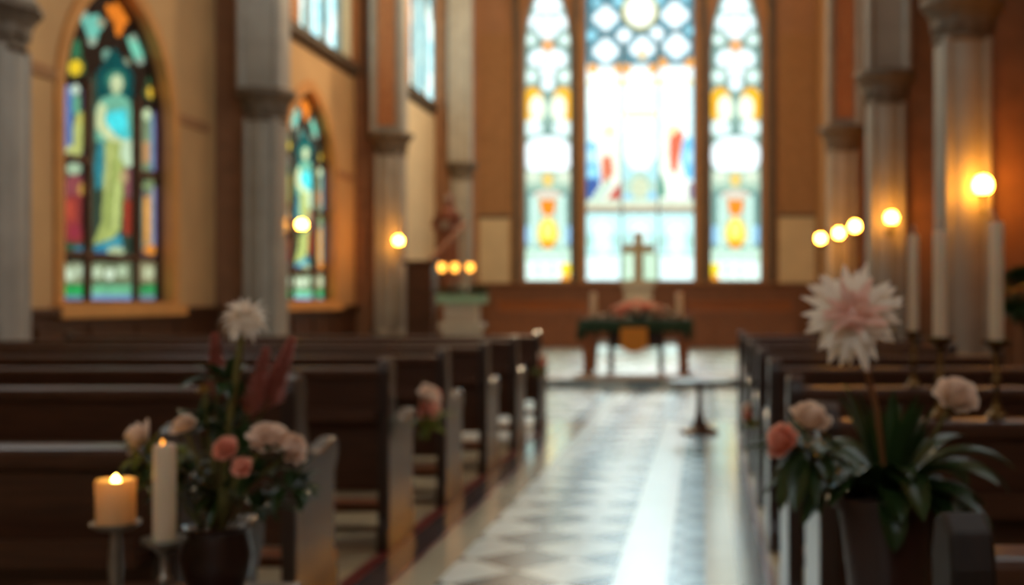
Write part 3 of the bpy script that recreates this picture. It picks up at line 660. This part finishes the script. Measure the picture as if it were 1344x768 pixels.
# flowers ----------------------------------------------------------------
def frame_of(axis):
    a = Vector(axis).normalized(); u = a.cross(Vector((0, 0, 1)) if abs(a.z) < .9 else Vector((1, 0, 0))).normalized(); return a, u, a.cross(u)
def mum(mo, mi_, c, R, axis, seed, nl=5):
    """shaggy flower with long pointed petals; outer ring in mo, heart in mi_"""
    rnd = random.Random(seed); a, u, w = frame_of(axis); c = Vector(c)
    for li in range(nl):
        th = math.radians(12 + li * 100 / (nl - 1)); cnt = 9 + li * 4
        for k in range(cnt):
            ph = 2 * PI * (k + rnd.random() * .6 + li * .5) / cnt; t2 = th + rnd.uniform(-.15, .15)
            rad = u * math.cos(ph) + w * math.sin(ph); d = a * math.cos(t2) + rad * math.sin(t2)
            L = R * rnd.uniform(.75, 1.28) * (.65 + .35 * li / (nl - 1))
            (mi_ if li < 2 else mo).petal(c, d, a * math.sin(t2) - rad * math.cos(t2) * 1., L, R * rnd.uniform(.17, .30), rnd.uniform(.2, 1.5), 7, .3, .04, .35)
    mi_.ball(c + a * R * .12, R * .26, 10, 7)
def peony(mb, c, R, axis, seed, layers=4):
    rnd = random.Random(seed); a, u, w = frame_of(axis); c = Vector(c) - a * R * .35
    for li in range(layers):
        f = li / (layers - 1); cnt = 4 + 3 * li
        for k in range(cnt):
            ph = 2 * PI * (k + rnd.random() * .5) / cnt; th = .15 + 1.05 * f + rnd.uniform(-.12, .12)
            rad = u * math.cos(ph) + w * math.sin(ph); d = a * math.cos(th) + rad * math.sin(th)
            mb.petal(c, d, -(a * math.sin(th) - rad * math.cos(th)) * 1., R * rnd.uniform(1.1, 1.35), R * rnd.uniform(.75, 1.), rnd.uniform(.5, 1.0) * (1 - .7 * f), 6, -.45, .5, .62)
    mb.ball(c + a * R * .45, R * .42, 10, 7)
def leaves(mb, c, n, L, W, seed, spread=(.2, 1.4), curl=(.4, 1.4), tilt=(0, 0, 1), r0=.02):
    rnd = random.Random(seed); a, u, w = frame_of(tilt)
    for k in range(n):
        ph = rnd.uniform(0, 2 * PI); th = rnd.uniform(*spread); rad = u * math.cos(ph) + w * math.sin(ph)
        d = a * math.cos(th) + rad * math.sin(th)
        mb.petal(Vector(c) + rad * r0 * rnd.random(), d, a * math.sin(th) - rad * math.cos(th) * .5 + Vector((0, 0, .01)), L * rnd.uniform(.6, 1.1), W * rnd.uniform(.6, 1.1), rnd.uniform(*curl), 7, .3, .05, .4)

# things on the altar
def taper(label, loc, h, r, z_pan, group, lit=False, bent=False, mh='brass', foot=.045):
    """candlestick with its candle standing in it: two things"""
    s = thing('candlestick', label[0], 'candlestick', loc, 0, group[0])
    zp = z_pan
    MB().lathe([(0, .0), (foot, 0), (foot, .01), (foot * .6, .02), (.012, .035), (.010, .05), (0, .05)], seg=20).build('foot', MT[mh], s)
    MB().lathe([(.009, .03), (.008, zp * .45), (.014, zp * .5), (.008, zp * .56), (.008, zp - .02), (.009, zp - .004)], seg=12).build('stem', MT[mh], s)
    MB().lathe([(.006, zp - .03), (.022, zp - .012), (r + .020, zp), (r + .022, zp + .008), (r + .018, zp + .008), (r + .006, zp + .001), (0, zp)], seg=24).build('drip_pan', MT[mh], s)
    c_ = thing('candle', label[1], 'candle', (loc[0], loc[1], loc[2] + zp + .001), 0, group[1])
    MB().lathe([(0, 0), (r, 0), (r * .98, h * .5), (r * .96, h - .006), (r * .8, h), (r * .3, h - .003), (0, h - .003)], seg=24).build('wax_body', MT['wax'], c_)
    wk = MB(); wk.tube([(0, 0, h - .005), (.001, 0, h + .01), ((-.008 if bent else .001), 0, h + .018)], .0018, 6); wk.build('wick', MT['wick'], c_)
    if lit: MB().lathe([(0, h + .004), (.004, h + .010), (.0055, h + .017), (.003, h + .028), (0, h + .040)], seg=12).build('flame', FLAME, c_)
    return s, c_
ga = ('candlesticks on the altar', 'candles on the altar')
for px, nm in ((779, 'left'), (892, 'right')):
    p = at(px, 412, 18.45); taper(('low brass candlestick under the %s altar candle' % nm, 'thick ivory candle standing at the %s end of the altar' % nm), (p.x, p.y, AZ + .829), .40, .055, .03, ga, foot=.05)
p = at(838, 413, 18.55)
t = thing('flower_arrangement', 'mound of pink flowers in a low bowl on the altar', 'flowers', (p.x, p.y, AZ + .829))
MB().lathe([(0, 0), (.10, 0), (.2, .05), (.22, .07), (.2, .07), (0, .04)], seg=20).build('bowl', MT['ped'], t)
f = MB(); leaves(f, (0, 0, .06), 70, .34, .07, 3, (.6, 1.6), (.3, 1.), r0=.3); f.build('foliage', MT['leaf'], t)
rnd = random.Random(4)
for k in range(22):
    a = k * 2.4; rr = .055 * math.sqrt(k) * 1.4; b = MB(); peony(b, (rr * 1.15 * math.cos(a), rr * .55 * math.sin(a), (.25 - rr * .35)), .10, (math.cos(a) * rr * 3, math.sin(a) * rr * 3 - .3, .8), k, 3)
    b.build('blossom', MT['petals'] if k % 3 else MT['petalp'], t)
for i, (px, py, lb) in enumerate(((797, 409, 'pale flowers lying left of the pink mound on the altar'), (880, 411, 'pale flowers lying right of the pink mound on the altar'))):
    p = at(px, py, 18.35); t = thing('flower_posy', lb, 'flowers', (p.x, p.y, AZ + .829))
    for k in range(4):
        b = MB(); peony(b, (.06 * (k - 1.5), .03 * (k % 2), .05), .05, (0, -.3, 1), 40 + k, 3); b.build('blossom', MT['petalw'], t)
    f = MB(); leaves(f, (0, 0, .02), 24, .2, .05, 9 + i, (.9, 1.5), (.1, .4)); f.build('foliage', MT['leaf'], t)

# round pedestal table in the aisle
p = at(918, 568, 10.8)
t = thing('pedestal_table', 'small round dark pedestal table standing in the aisle before the altar step', 'table', (p.x, p.y, 0.001))
MB().lathe([(0, 0), (.18, 0), (.185, .02), (.16, .035), (.10, .05), (.06, .09), (.04, .14), (0, .14)], seg=32).build('base', MT['wood'], t)
MB().lathe([(.055, .10), (.032, .2), (.024, .34), (.03, .42), (.05, .465)], seg=20).build('stem', MT['wood'], t)
MB().lathe([(0, .46), (.28, .462), (.30, .475), (.30, .49), (.29, .50), (0, .50)], seg=40).build('tabletop', MT['woodend'], t)

# cross on a stone block behind the altar
p = at(838, 0, 30.0)
t = thing('stone_pedestal', 'pale stone block under the standing cross behind the altar', 'pedestal', (p.x, 30.0, .127))
b = MB(); b.box(-.5, -.3, 0, .5, .3, .12); b.box(-.36, -.24, .12, .36, .24, 1.45); b.build('block', MT['ped'], t, bevel=.02); MB().box(-.42, -.3, 1.45, .42, .3, 1.6).build('cap', MT['ped'], t, bevel=.02)
t = thing('altar_cross', 'pale bronze cross standing before the great centre window', 'cross', (p.x, 30.0, 1.728))
MB().box(-.12, -.06, .10, .12, .06, 1.32).build('upright', MT['bronze'], t, bevel=.015); MB().box(-.42, -.05, .78, .42, .05, 1.0).build('crossbar', MT['bronze'], t, bevel=.015)
b = MB(); b.prism([(-.24, 0), (.24, 0), (.20, .06), (.12, .08), (.10, .12), (-.10, .12), (-.12, .08), (-.20, .06)], 1, -.14, .14); b.build('foot', MT['bronze'], t)

# choir benches before the back wall
def choir(label, x0, x1, Y):
    t = thing('choir_bench', label, 'bench', ((x0 + x1) / 2, Y, .127), 0, 'choir benches before the back wall'); w = (x1 - x0) / 2
    f = MB(); f.box(-w, 0, 0, w, .05, .82); f.box(-w - .03, -.03, .82, w + .03, .12, .88); f.box(-w, -.02, 0, w, 0, .10); f.box(-w, -.02, .70, w, 0, .80)
    n = max(3, int(w * 2 / .55))
    for i in range(n + 1):
        x = -w + 2 * w * i / n; f.box(max(-w, x - .04), -.025, .1, min(w, x + .04), 0, .7)
    f.build('front_panel', MT['panel'], t, bevel=.006)
    MB().box(-w, .55, .42, w, .95, .46).build('seat', MT['oak'], t)
    b = MB(); b.box(-w, .95, 0, w, 1.0, 1.05); b.box(-w, .93, 1.05, w, 1.03, 1.12); b.build('backrest', MT['oak'], t)
    for s_ in (-1, 1): MB().prism([(0, 0), (1., 0), (1., 1.12), (.9, 1.15), (.85, .8), (.5, .68), (.06, .66), (0, .6)], 0, s_ * w - .03, s_ * w + .03).build('end_panel', MT['panel'], t)
choir('wooden choir bench on the left, before the left lancet window', -5.2, -2.9, 27.6)
choir('wooden choir bench on the right, before the right lancet window', -.5, 2.2, 27.6)

# ================================================================== LEFT CHANCEL GROUP
p = at(554, 0, 22.0)
t = thing('pulpit', 'tall dark wooden pulpit box against the left column', 'pulpit', (p.x, 22.0, .12))
MB().box(-.25, -.25, 0, .25, .25, 1.82).build('body', MT['wood'], t, bevel=.02)
b = MB()
for z in (.2, .75, 1.3): b.box(-.19, -.275, z, .19, -.25, z + .45)
b.build('front_panels', MT['wood'], t, bevel=.012)
MB().box(-.31, -.31, 1.82, .31, .31, 1.90).build('top_moulding', MT['wood'], t, bevel=.015)
b = MB(); b.tube([(.10, .30, 1.92), (.32, .8, 2.3), (.55, 1.4, 2.72)], .045, 8)
b.prism([(.27, .01), (1.42, .01), (1.42, 1.75), (.27, .95)], 0, .30, .34)
for k in range(6): b.tube([(.14 + .075 * k, .40 + .19 * k, 1. + .12 * k), (.14 + .075 * k, .40 + .19 * k, 1.98 + .135 * k)], .018, 6)
b.build('stair_rail', MT['panel'], t)
# carved statue on a tall pedestal
p = at(588, 0, 25.0)
t = thing('statue_pedestal', 'tall carved wooden pedestal carrying the statue', 'pedestal', (p.x, 25.0, .12))
b = MB(); b.lathe([(.34, 0), (.34, .1), (.22, .2), (.17, .5), (.17, 1.35), (.24, 1.5), (.30, 1.56), (.30, 1.66), (0, 1.66)], seg=8, smooth=False); b.build('pillar', MT['statue'], t, bevel=.01)
t = thing('carved_statue', 'dark carved statue of a robed standing figure beside the far left column', 'statue', (p.x, 25.0, 1.782))
b = MB(); b.lathe([(0, 0), (.26, 0), (.27, .05), (.24, .3), (.20, .7), (.17, .98), (.19, 1.15), (.235, 1.33), (.20, 1.44), (.09, 1.50), (.06, 1.55), (0, 1.56)], seg=30)
for k in range(10):
    a = PI * (1 + k / 9); b.tube([(.26 * math.cos(a), .26 * math.sin(a), .01), (.21 * math.cos(a), .21 * math.sin(a), .6), (.16 * math.cos(a), .16 * math.sin(a), 1.0)], [.03, .022, .012], 6)
for s_ in (-1, 1): b.tube([(s_ * .21, 0, 1.36), (s_ * .30, -.04, 1.10), (s_ * .20, -.20, 1.0), (s_ * .03, -.28, 1.08)], [.075, .07, .055, .035], 10)
b.build('body', MT['statue'], t)
b = MB(); b.ball((0, -.01, 1.68), (.085, .10, .125)); b.tube([(0, -.10, 1.69), (0, -.125, 1.66)], [.012, .018], 6); b.build('head', MT['statueg'], t)
b = MB(); b.lathe([(.17, 1.42), (.13, 1.55), (.125, 1.70), (.10, 1.80), (0, 1.84)], (0, .035, 0), 20); b.build('hood', MT['statue'], t)
b = MB(); b.prism([(-.07, 1.02), (.07, 1.02), (.09, 1.2), (-.09, 1.2)], 1, -.33, -.27); b.build('held_book', MT['statueg'], t)
# side altar with candles
p = at(607, 0, 21.3)
t = thing('side_altar', 'small pale stone side altar under three small candles', 'altar', (p.x, 21.3, .12))
b = MB(); b.box(-.34, -.2, 0, .34, .2, .62); b.box(-.40, -.25, .62, .40, .25, .72); b.box(-.30, -.17, .72, .30, .17, 1.16); b.build('block', MT['ped'], t, bevel=.015)
MB().box(-.42, -.26, 1.16, .42, .26, 1.24).build('top_slab', MT['ped'], t, bevel=.01)
b = MB(); b.box(-.43, -.275, 1.241, .43, .275, 1.25); b.box(-.43, -.275, 1.08, .43, -.265, 1.25); b.box(-.43, .265, 1.08, .43, .275, 1.25); b.box(-.43, -.275, 1.08, -.425, .275, 1.25); b.box(.425, -.275, 1.08, .43, .275, 1.25); o = b.build('side_altar_cloth', MT['cloth2']); o.location = (p.x, 21.3, .121); tag(o, 'pale green cloth over the small side altar', 'cloth')
f = MB(); 
for k in range(7): leaves(f, (-.4 + .8 * k / 6, 0, 0), 16, .24, .07, 60 + k, (.2, 1.5), (.3, 1.))
o = f.build('greenery', MT['leaf']); o.location = (p.x, 21.3, 1.375); tag(o, 'row of greenery lying on the side altar', 'greenery')
for px, nm in ((580, 'left'), (597, 'middle'), (617, 'right')):
    q = at(px, 351, 21.15)
    t = thing('votive_candle', '%s of the three small orange candle lights on the side altar' % nm, 'candle', (q.x, 21.15, 1.372), 0, 'votive candles on the side altar')
    hh = q.z - 1.372
    MB().lathe([(0, 0), (.06, 0), (.06, .01), (.015, .03), (.012, hh - .10), (.05, hh - .08), (0, hh - .08)], seg=14).build('stand', MT['brass'], t)
    MB().lathe([(0, hh - .08), (.045, hh - .08), (.07, hh), (.06, hh + .07), (0, hh + .07)], seg=16).build('glowing_cup', VOTIVE, t)

# ================================================================== PEW END BOUQUETS
def bouquet(label, p, R, seed, n=4, side=1):
    t = thing('pew_bouquet', label, 'bouquet', p, 0, 'bouquets tied to the pew ends')
    rnd = random.Random(seed)
    for k in range(n):
        a = 2 * PI * k / n + .6; b = MB(); peony(b, (side * .05, R * .55 * math.cos(a), R * .5 * math.sin(a)), R * .62, (side * 1, math.cos(a) * .5 - .5, math.sin(a) * .5 + .4), seed + k)
        b.build('blossom', MT['petalp'] if k % 2 else MT['petals'], t)
    f = MB(); leaves(f, (side * .03, 0, -R * .4), 34, R * 1.7, R * .4, seed, (.2, 1.1), (.2, .8), (side * .35, -.1, -1)); f.build('foliage', MT['leafy'], t)
    f = MB(); leaves(f, (side * .02, 0, 0), 20, R * 1.2, R * .45, seed + 9, (.8, 1.6), (.2, .8), (side, 0, 0)); f.build('outer_leaves', MT['leaf'], t)
bouquet('pink bouquet on the near left pew end, beside the aisle', at(551, 530, 6.05), .098, 21)
bouquet('small pink bouquet on a far left pew end near the altar', at(704, 474, 10.35), .075, 31)
q = at(994, 515, 6.95); bouquet('small orange pink bouquet on a right pew end, behind the peonies', (.27, 5.8, q.z - .01), .05, 51, side=-1)

# ================================================================== LEFT FOREGROUND
TZ = .642
t = thing('side_table', 'small dark table holding the vase and candles at lower left', 'table', (-1.12, 2.28, 0))
MB().box(-.34, -.16, TZ - .035, .25, .2, TZ - .001).build('tabletop', MT['wood'], t, bevel=.008)
for sx in (-1, 1):
    for sy in (-.12, .16): MB().lathe([(.018, .001), (.014, .1), (.022, .4), (.018, TZ - .03)], (sx * .25 - .045, sy, 0), 10).build('leg', MT['wood'], t)
q = at(152, 692, 2.2)
s = thing('candle_holder', 'pewter holder with wide dish under the lit pillar candle', 'candle holder', (q.x, 2.2, TZ))
hz = q.z - TZ
MB().lathe([(0, 0), (.048, 0), (.046, .010), (.02, .02), (0, .03)], seg=24).build('foot', MT['silver'], s)
MB().lathe([(.012, .01), (.009, .03), (.014, hz * .55), (.009, hz - .012), (.02, hz - .004)], seg=14).build('stem', MT['silver'], s)
MB().lathe([(.0, hz - .006), (.03, hz - .004), (.044, hz + .004), (.046, hz + .010), (.040, hz + .006), (0, hz)], seg=28).build('dish', MT['silver'], s)
c_ = thing('pillar_candle', 'short lit pillar candle with a glowing yellow top', 'candle', (q.x, 2.2, q.z + .001))
R0 = .035; hh = at(0, 630, 2.2).z - q.z
MB().lathe([(0, .001), (R0, .001), (R0 * 1.01, hh * .5), (R0 * 1.04, hh - .004), (R0 * .98, hh), (R0 * .90, hh - .003), (R0 * .86, hh - .026), (R0 * .5, hh - .030), (0, hh - .030)], seg=36).build('wax_body', MT['waxt'], c_)
MB().tube([(0, 0, hh - .032), (.001, 0, hh - .018)], .0016, 6).build('wick', MT['wick'], c_)
MB().lathe([(0, hh - .020), (.006, hh - .014), (.0082, hh - .006), (.006, hh + .002), (0, hh + .010)], seg=14).build('flame', FLAME, c_)
q = at(216, 711, 2.2)
s_, c_ = taper(('pewter candlestick under the ivory candle by the pink flowers', 'tall ivory candle left of the vase, its top just glowing'), (q.x, 2.2, TZ), at(0, 584, 2.2).z - q.z, .0215, q.z - TZ, ('', ''), mh='silver')
for o in (s_, c_):
    if 'group' in o: del o['group']
hh2 = at(0, 584, 2.2).z - q.z
MB().ball((-.002, -.004, hh2 + .004), (.0035, .0035, .006), 8, 6).build('flame', emis('ember_glow', (1, .36, .05), 3), c_)

# vase and its flowers
VXp, VYp = at(285, 0, 2.35).x, 2.35
v = thing('flower_vase', 'dark glazed vase holding the pink and white bouquet', 'vase', (VXp, VYp, TZ))
MB().lathe([(0, 0), (.045, 0), (.05, .01), (.065, .06), (.07, .11), (.062, .155), (.066, .175), (.060, .175), (.055, .15), (0, .14)], seg=32).build('body', MT['vase'], v)
MB().lathe([(.066, .172), (.072, .178), (.066, .184), (.060, .178)], seg=32).build('rim', MT['vase'], v)
v.scale = (1, 1, .8)
neck = Vector((VXp, VYp, TZ + .14))
def cut_flower(name, label, px, py, Y, kind, R, m1, m2=None, axis=(0, -.5, 1), seed=1, st='stem', sr=.004, root=None):
    p = at(px, py, Y); rt = root if root is not None else neck
    t = thing(name, label, 'flower', rt, 0, 'cut flowers in the dark vase'); d = p - rt
    MB().tube([(0, 0, -.06), d * .4 + Vector((0, 0, .02)), d * .97], [sr, sr, sr], 8).build('stem', MT[st], t)
    if kind == 'mum':
        a = MB(); b = MB(); mum(a, b, d, R, axis, seed); a.build('outer_petals', MT[m1], t); b.build('inner_petals', MT[m2], t)
    elif kind == 'peony':
        b = MB(); peony(b, d, R, axis, seed); b.build('petals', MT[m1], t)
        f = MB(); leaves(f, d * .96, 5, R * 1.2, R * .35, seed, (1.5, 2.2), (.1, .4)); f.build('sepals', MT['leaf'], t)
    elif kind == 'bud':
        b = MB(); peony(b, d, R, axis, seed, 3); b.build('petals', MT[m1], t)
    elif kind == 'plume':
        rnd = random.Random(seed); b = MB(); ax = Vector(axis).normalized(); a_, u, w = frame_of(ax)
        for k in range(320):
            s0 = rnd.random(); rr = R * (1 - s0) ** .7 * .36; ph = rnd.uniform(0, 2 * PI); base = d + ax * (s0 - .5) * R * 2.6
            rad = u * math.cos(ph) + w * math.sin(ph); b.petal(base, rad + ax * 1.1, ax, rr * 1.6 + .008, .011, .2, 3, .2, .1)
        b.build('plume', MT[m1], t)
    return t
cut_flower('chrysanthemum', 'large shaggy white flower at the top of the vase bouquet', 321, 415, 2.35, 'mum', .052, 'petalw', 'petalw', (0, -.4, 1), 3, sr=.008)
cut_flower('flower_plume', 'leftmost dusty rose plume in the vase bouquet', 284, 482, 2.38, 'plume', .052, 'spike', axis=(-.05, 0, 1), seed=1)
cut_flower('flower_plume', 'middle dusty rose plume, right of the white flower stem', 338, 505, 2.38, 'plume', .058, 'spike', axis=(.25, 0, 1), seed=2)
cut_flower('flower_plume', 'rightmost dusty rose plume in the vase bouquet', 366, 492, 2.42, 'plume', .062, 'spike', axis=(.38, 0, 1), seed=3)
cut_flower('flower_bud', 'small pale yellow bud left of the rose plumes', 268, 513, 2.34, 'bud', .014, 'yellow', axis=(-.2, -.3, 1), seed=5)
cut_flower('peony', 'wide blush peony at the left, above the ivory candle', 187, 575, 2.36, 'peony', .036, 'petalp', axis=(-.9, -.4, .5), seed=6)
cut_flower('rose', 'small blush rose between the left peony and the plumes', 243, 561, 2.30, 'peony', .026, 'petalp', axis=(-.2, -.6, 1), seed=7)
cut_flower('rose', 'coral rose low at the centre of the vase bouquet', 297, 590, 2.26, 'peony', .024, 'petals', axis=(0, -1, .6), seed=8)
cut_flower('rose', 'smallest coral rosebud, lowest in the vase bouquet', 318, 614, 2.24, 'bud', .020, 'petals', axis=(.1, -1, .4), seed=9)
cut_flower('peony', 'large blush peony on the right of the vase bouquet', 352, 578, 2.30, 'peony', .038, 'petalp', axis=(.3, -.6, .8), seed=10)
cut_flower('peony', 'blush peony drooping at the far right of the vase bouquet', 384, 590, 2.33, 'peony', .030, 'petalp', axis=(1, -.4, .3), seed=12)
f = MB()
for k, (px, py) in enumerate(((200, 610), (250, 620), (300, 560), (340, 620), (380, 640), (290, 650), (230, 650), (320, 590), (260, 560), (340, 670), (300, 500))):
    leaves(f, at(px, py, 2.36) - neck, 15, .075, .030, 70 + k, (.2, 2.2), (.2, 1.2), r0=.03)
for k in range(11):
    d = at((200, 250, 300, 340, 380, 290, 230, 320, 260, 340, 300)[k], (610, 620, 560, 620, 640, 650, 650, 590, 560, 670, 500)[k], 2.36) - neck
    f.tube([(0, 0, -.05), d * .5 + Vector((0, 0, .01)), d], .002, 5)
o = f.build('greenery', MT['leaf']); o.location = neck; tag(o, 'bushy dark green leaves filling the vase bouquet', 'foliage'); o['kind'] = 'stuff'
f = MB(); 
for k, (px, py) in enumerate(((185, 600), (240, 600), (200, 640))): leaves(f, at(px, py, 2.34) - neck, 9, .06, .02, 90 + k, (.2, 2.2), (.2, 1.2)); f.tube([(0, 0, -.05), (at(px, py, 2.34) - neck) * .5, at(px, py, 2.34) - neck], .002, 5)
o = f.build('leafy_sprig', MT['leafy']); o.location = neck; tag(o, 'yellow green sprigs on the left side of the vase bouquet', 'foliage')

# ================================================================== RIGHT FOREGROUND: potted plant on a stand
PX, PY = at(1165, 0, 2.3).x, 2.3; PZ = at(0, 655, 2.22).z - .26
t = thing('plant_stand', 'dark wooden stand under the potted plant at lower right', 'plant stand', (PX, PY, 0))
MB().lathe([(.0, .001), (.14, .001), (.14, .03), (.04, .06), (.03, .3), (.04, PZ - .06), (.12, PZ - .03), (.13, PZ - .001), (0, PZ - .001)], seg=24).build('pedestal', MT['wood'], t)
t = thing('potted_plant', 'flowering plant with long dark leaves in a dark terracotta pot', 'plant', (PX, PY, PZ))
MB().lathe([(0, 0), (.065, 0), (.07, .01), (.098, .225), (.098, .23), (.108, .232), (.110, .258), (.100, .26), (.094, .24), (0, .235)], seg=40).build('pot', MT['pot'], t)
MB().lathe([(0, .236), (.093, .236), (.05, .245), (0, .247)], seg=24).build('soil', MT['soil'], t)
c0 = Vector((0, 0, .25)); org = Vector((PX, PY, PZ))
f = MB(); rnd = random.Random(8)
for k in range(46):   # long arching leaves
    ph = 2 * PI * k / 46 * 5.07; th = rnd.uniform(.35, 1.25); rad = Vector((math.cos(ph), math.sin(ph), 0)); d = Vector((0, 0, math.cos(th))) + rad * math.sin(th)
    f.petal(c0 + rad * .03, d, Vector((0, 0, 1)) * math.sin(th) - rad * math.cos(th), rnd.uniform(.15, .27), rnd.uniform(.045, .08), rnd.uniform(1.2, 2.6), 10, .35, .05, .5)
for k in range(20):  # upright leaves
    ph = rnd.uniform(0, 2 * PI); rad = Vector((math.cos(ph), math.sin(ph), 0)); f.petal(c0 + rad * .02, Vector((0, 0, 1)) + rad * rnd.uniform(.05, .35), Vector((0, 0, .3)) - rad, rnd.uniform(.15, .25), .034, rnd.uniform(.1, .5), 9, .35, .05, .5)
f.build('foliage', MT['leaf'], t)
def bloom(px, py, Y, kind, R, m1, m2, axis, seed, smat, sr):
    d = at(px, py, Y) - org
    s = MB(); mid = c0 * .5 + d * .5 + Vector((.012, 0, .0)); s.tube([c0 - Vector((0, 0, .01)), mid, d], [sr, sr, sr], 8); s = s.build('flower_stem', MT[smat], t)
    if kind == 'mum':
        a = MB(); b = MB(); mum(a, b, d, R, axis, seed, 6); a = a.build('blossom', MT[m1], s); b.build('blossom_heart', MT[m2], s)
    else:
        b = MB(); peony(b, d, R, axis, seed, 5); b.build('blossom', MT[m1], s)
bloom(1119, 415, 2.12, 'mum', .100, 'petalw', 'petalh', (-.1, -1, .25), 5, 'stemb', .006)
bloom(1254, 522, 2.18, 'peony', .040, 'petalp', None, (.2, -.7, .7), 15, 'stem', .004)
bloom(1062, 553, 2.12, 'peony', .036, 'petalp', None, (.3, -.6, .9), 17, 'stem', .004)
bloom(1028, 580, 2.12, 'peony', .033, 'petals', None, (-.7, -.6, .3), 18, 'stem', .004)
f = MB(); leaves(f, at(1062, 590, 2.14) - org, 24, .12, .042, 33, (1.0, 2.6), (.3, 1.)); f.build('side_leaves', MT['leaf'], t)

# candlesticks on the pew rails
gr = ('candlesticks on the right pew rails', 'tall candles on the right pew rails')
for px, ptop, ppan, Y, lb, bent in ((1308, 292, 450, 3.232, 'rightmost', True), (1234, 303, 446, 3.235, 'middle', False), (1199, 308, 437, 4.434, 'leftmost', False)):
    top = at(px, ptop, Y); pan = at(px, ppan, Y)
    s_, c_ = taper(('thin brass candlestick under the %s tall candle on the right' % lb, '%s of the three tall ivory candles on the right' % lb), (pan.x, Y, .916), top.z - pan.z, .0205 if px != 1199 else .021, pan.z - .916, gr, bent=bent, foot=.030)
    hq = top.z - pan.z
    b = MB()
    if bent: b.tube([(0, 0, hq), (-.004, 0, hq + .012), (-.012, 0, hq + .028), (-.02, 0, hq + .038)], [.004, .004, .005, .003], 8)
    else: b.lathe([(0, hq + .004), (.006, hq + .012), (.0075, hq + .022), (.004, hq + .034), (0, hq + .04)], seg=10)
    b.build('wick_tip', MT['ash'], c_)

# round leafy bush at the far right edge
q = at(1338, 385, 7.9)
t = thing('leafy_topiary', 'dark round leafy bush on a stand at the far right edge', 'plant', (q.x, 7.9, 0))
MB().lathe([(0, .001), (.14, .001), (.17, .34), (.18, .36), (0, .36)], seg=20).build('planter', MT['pot'], t)
MB().tube([(0, 0, .3), (0, 0, q.z - .1)], .02, 8).build('trunk', MT['stemb'], t)
f = MB(); rnd = random.Random(2)
for k in range(420):
    z = rnd.uniform(-1, 1); ph = rnd.uniform(0, 2 * PI); r_ = math.sqrt(1 - z * z); d = Vector((r_ * math.cos(ph), r_ * math.sin(ph), z)); f.petal(Vector((0, 0, q.z)) + d * .13 * rnd.uniform(.6, 1), d, Vector((0, 0, 1)) + d * .1, .10, .04, .5, 4)
f.build('foliage', MT['leaf'], t)

# low sun behind the great windows
sl = bpy.data.lights.new('sun', 'SUN'); sl.energy = 1.7; sl.angle = math.radians(7); sl.color = (.88, .97, 1.)
so = bpy.data.objects.new('sun', sl); C.objects.link(so)
so.rotation_euler = Vector((.045, -1, -.40)).to_track_quat('-Z', 'Y').to_euler()
# fill lights with iron hoods, added unseen above the view to warm the walls
for x, y, z, pw in ((-1.9, 9.0, 7.0, 40), (-3.2, 19.0, 8.6, 460), (-4.0, 25.0, 9.0, 950)):
    t = thing('hanging_lantern', 'iron lantern hanging high over the nave', 'lamp', (x, y, z), 0, 'lanterns above the nave')
    MB().lathe([(.05, .34), (.30, .22), (.32, .18), (.02, .20)], seg=20).build('hood', MT['metal'], t)
    MB().tube([(0, 0, .3), (0, 0, ZT - z)], .012, 6).build('chain', MT['metal'], t)
    l = bpy.data.lights.new('lantern_light', 'POINT'); l.energy = pw; l.color = (1, .74, .44); l.shadow_soft_size = .12
    lo = bpy.data.objects.new('lantern_light', l); C.objects.link(lo); lo.parent = t

# ================================================================== WORLD, CAMERA
w = bpy.data.worlds.new('sky'); S.world = w; w.use_nodes = True
bg = w.node_tree.nodes['Background']; bg.inputs[0].default_value = (.84, .97, 1.0, 1); bg.inputs[1].default_value = 4.6
w.cycles.sampling_method = 'AUTOMATIC'
cam = bpy.data.cameras.new('camera'); co = bpy.data.objects.new('camera', cam); C.objects.link(co); S.camera = co
co.location = (0, 0, H); co.rotation_euler = (PI / 2, 0, 0)
cam.sensor_width = 36; cam.lens = 36 * F / 1344; cam.shift_x = -(VX - 672) / 1344; cam.shift_y = (VY - 384) / 1344
cam.clip_start = .05; cam.clip_end = 200
cam.dof.use_dof = True; cam.dof.focus_distance = .65
KB = 14; cam.dof.aperture_fstop = cam.lens / 1000 / (KB * .65 / F) ; cam.dof.aperture_blades = 0
S.view_settings.view_transform = 'Standard'; S.view_settings.look = 'None'; S.view_settings.exposure = .0; S.view_settings.gamma = 1
S.view_settings.use_curve_mapping = False
S.cycles.max_bounces = 8; S.cycles.diffuse_bounces = 5; S.cycles.glossy_bounces = 4; S.cycles.transparent_max_bounces = 12
S.cycles.use_denoising = True; S.cycles.sample_clamp_indirect = 6; S.cycles.caustics_reflective = False; S.cycles.caustics_refractive = False
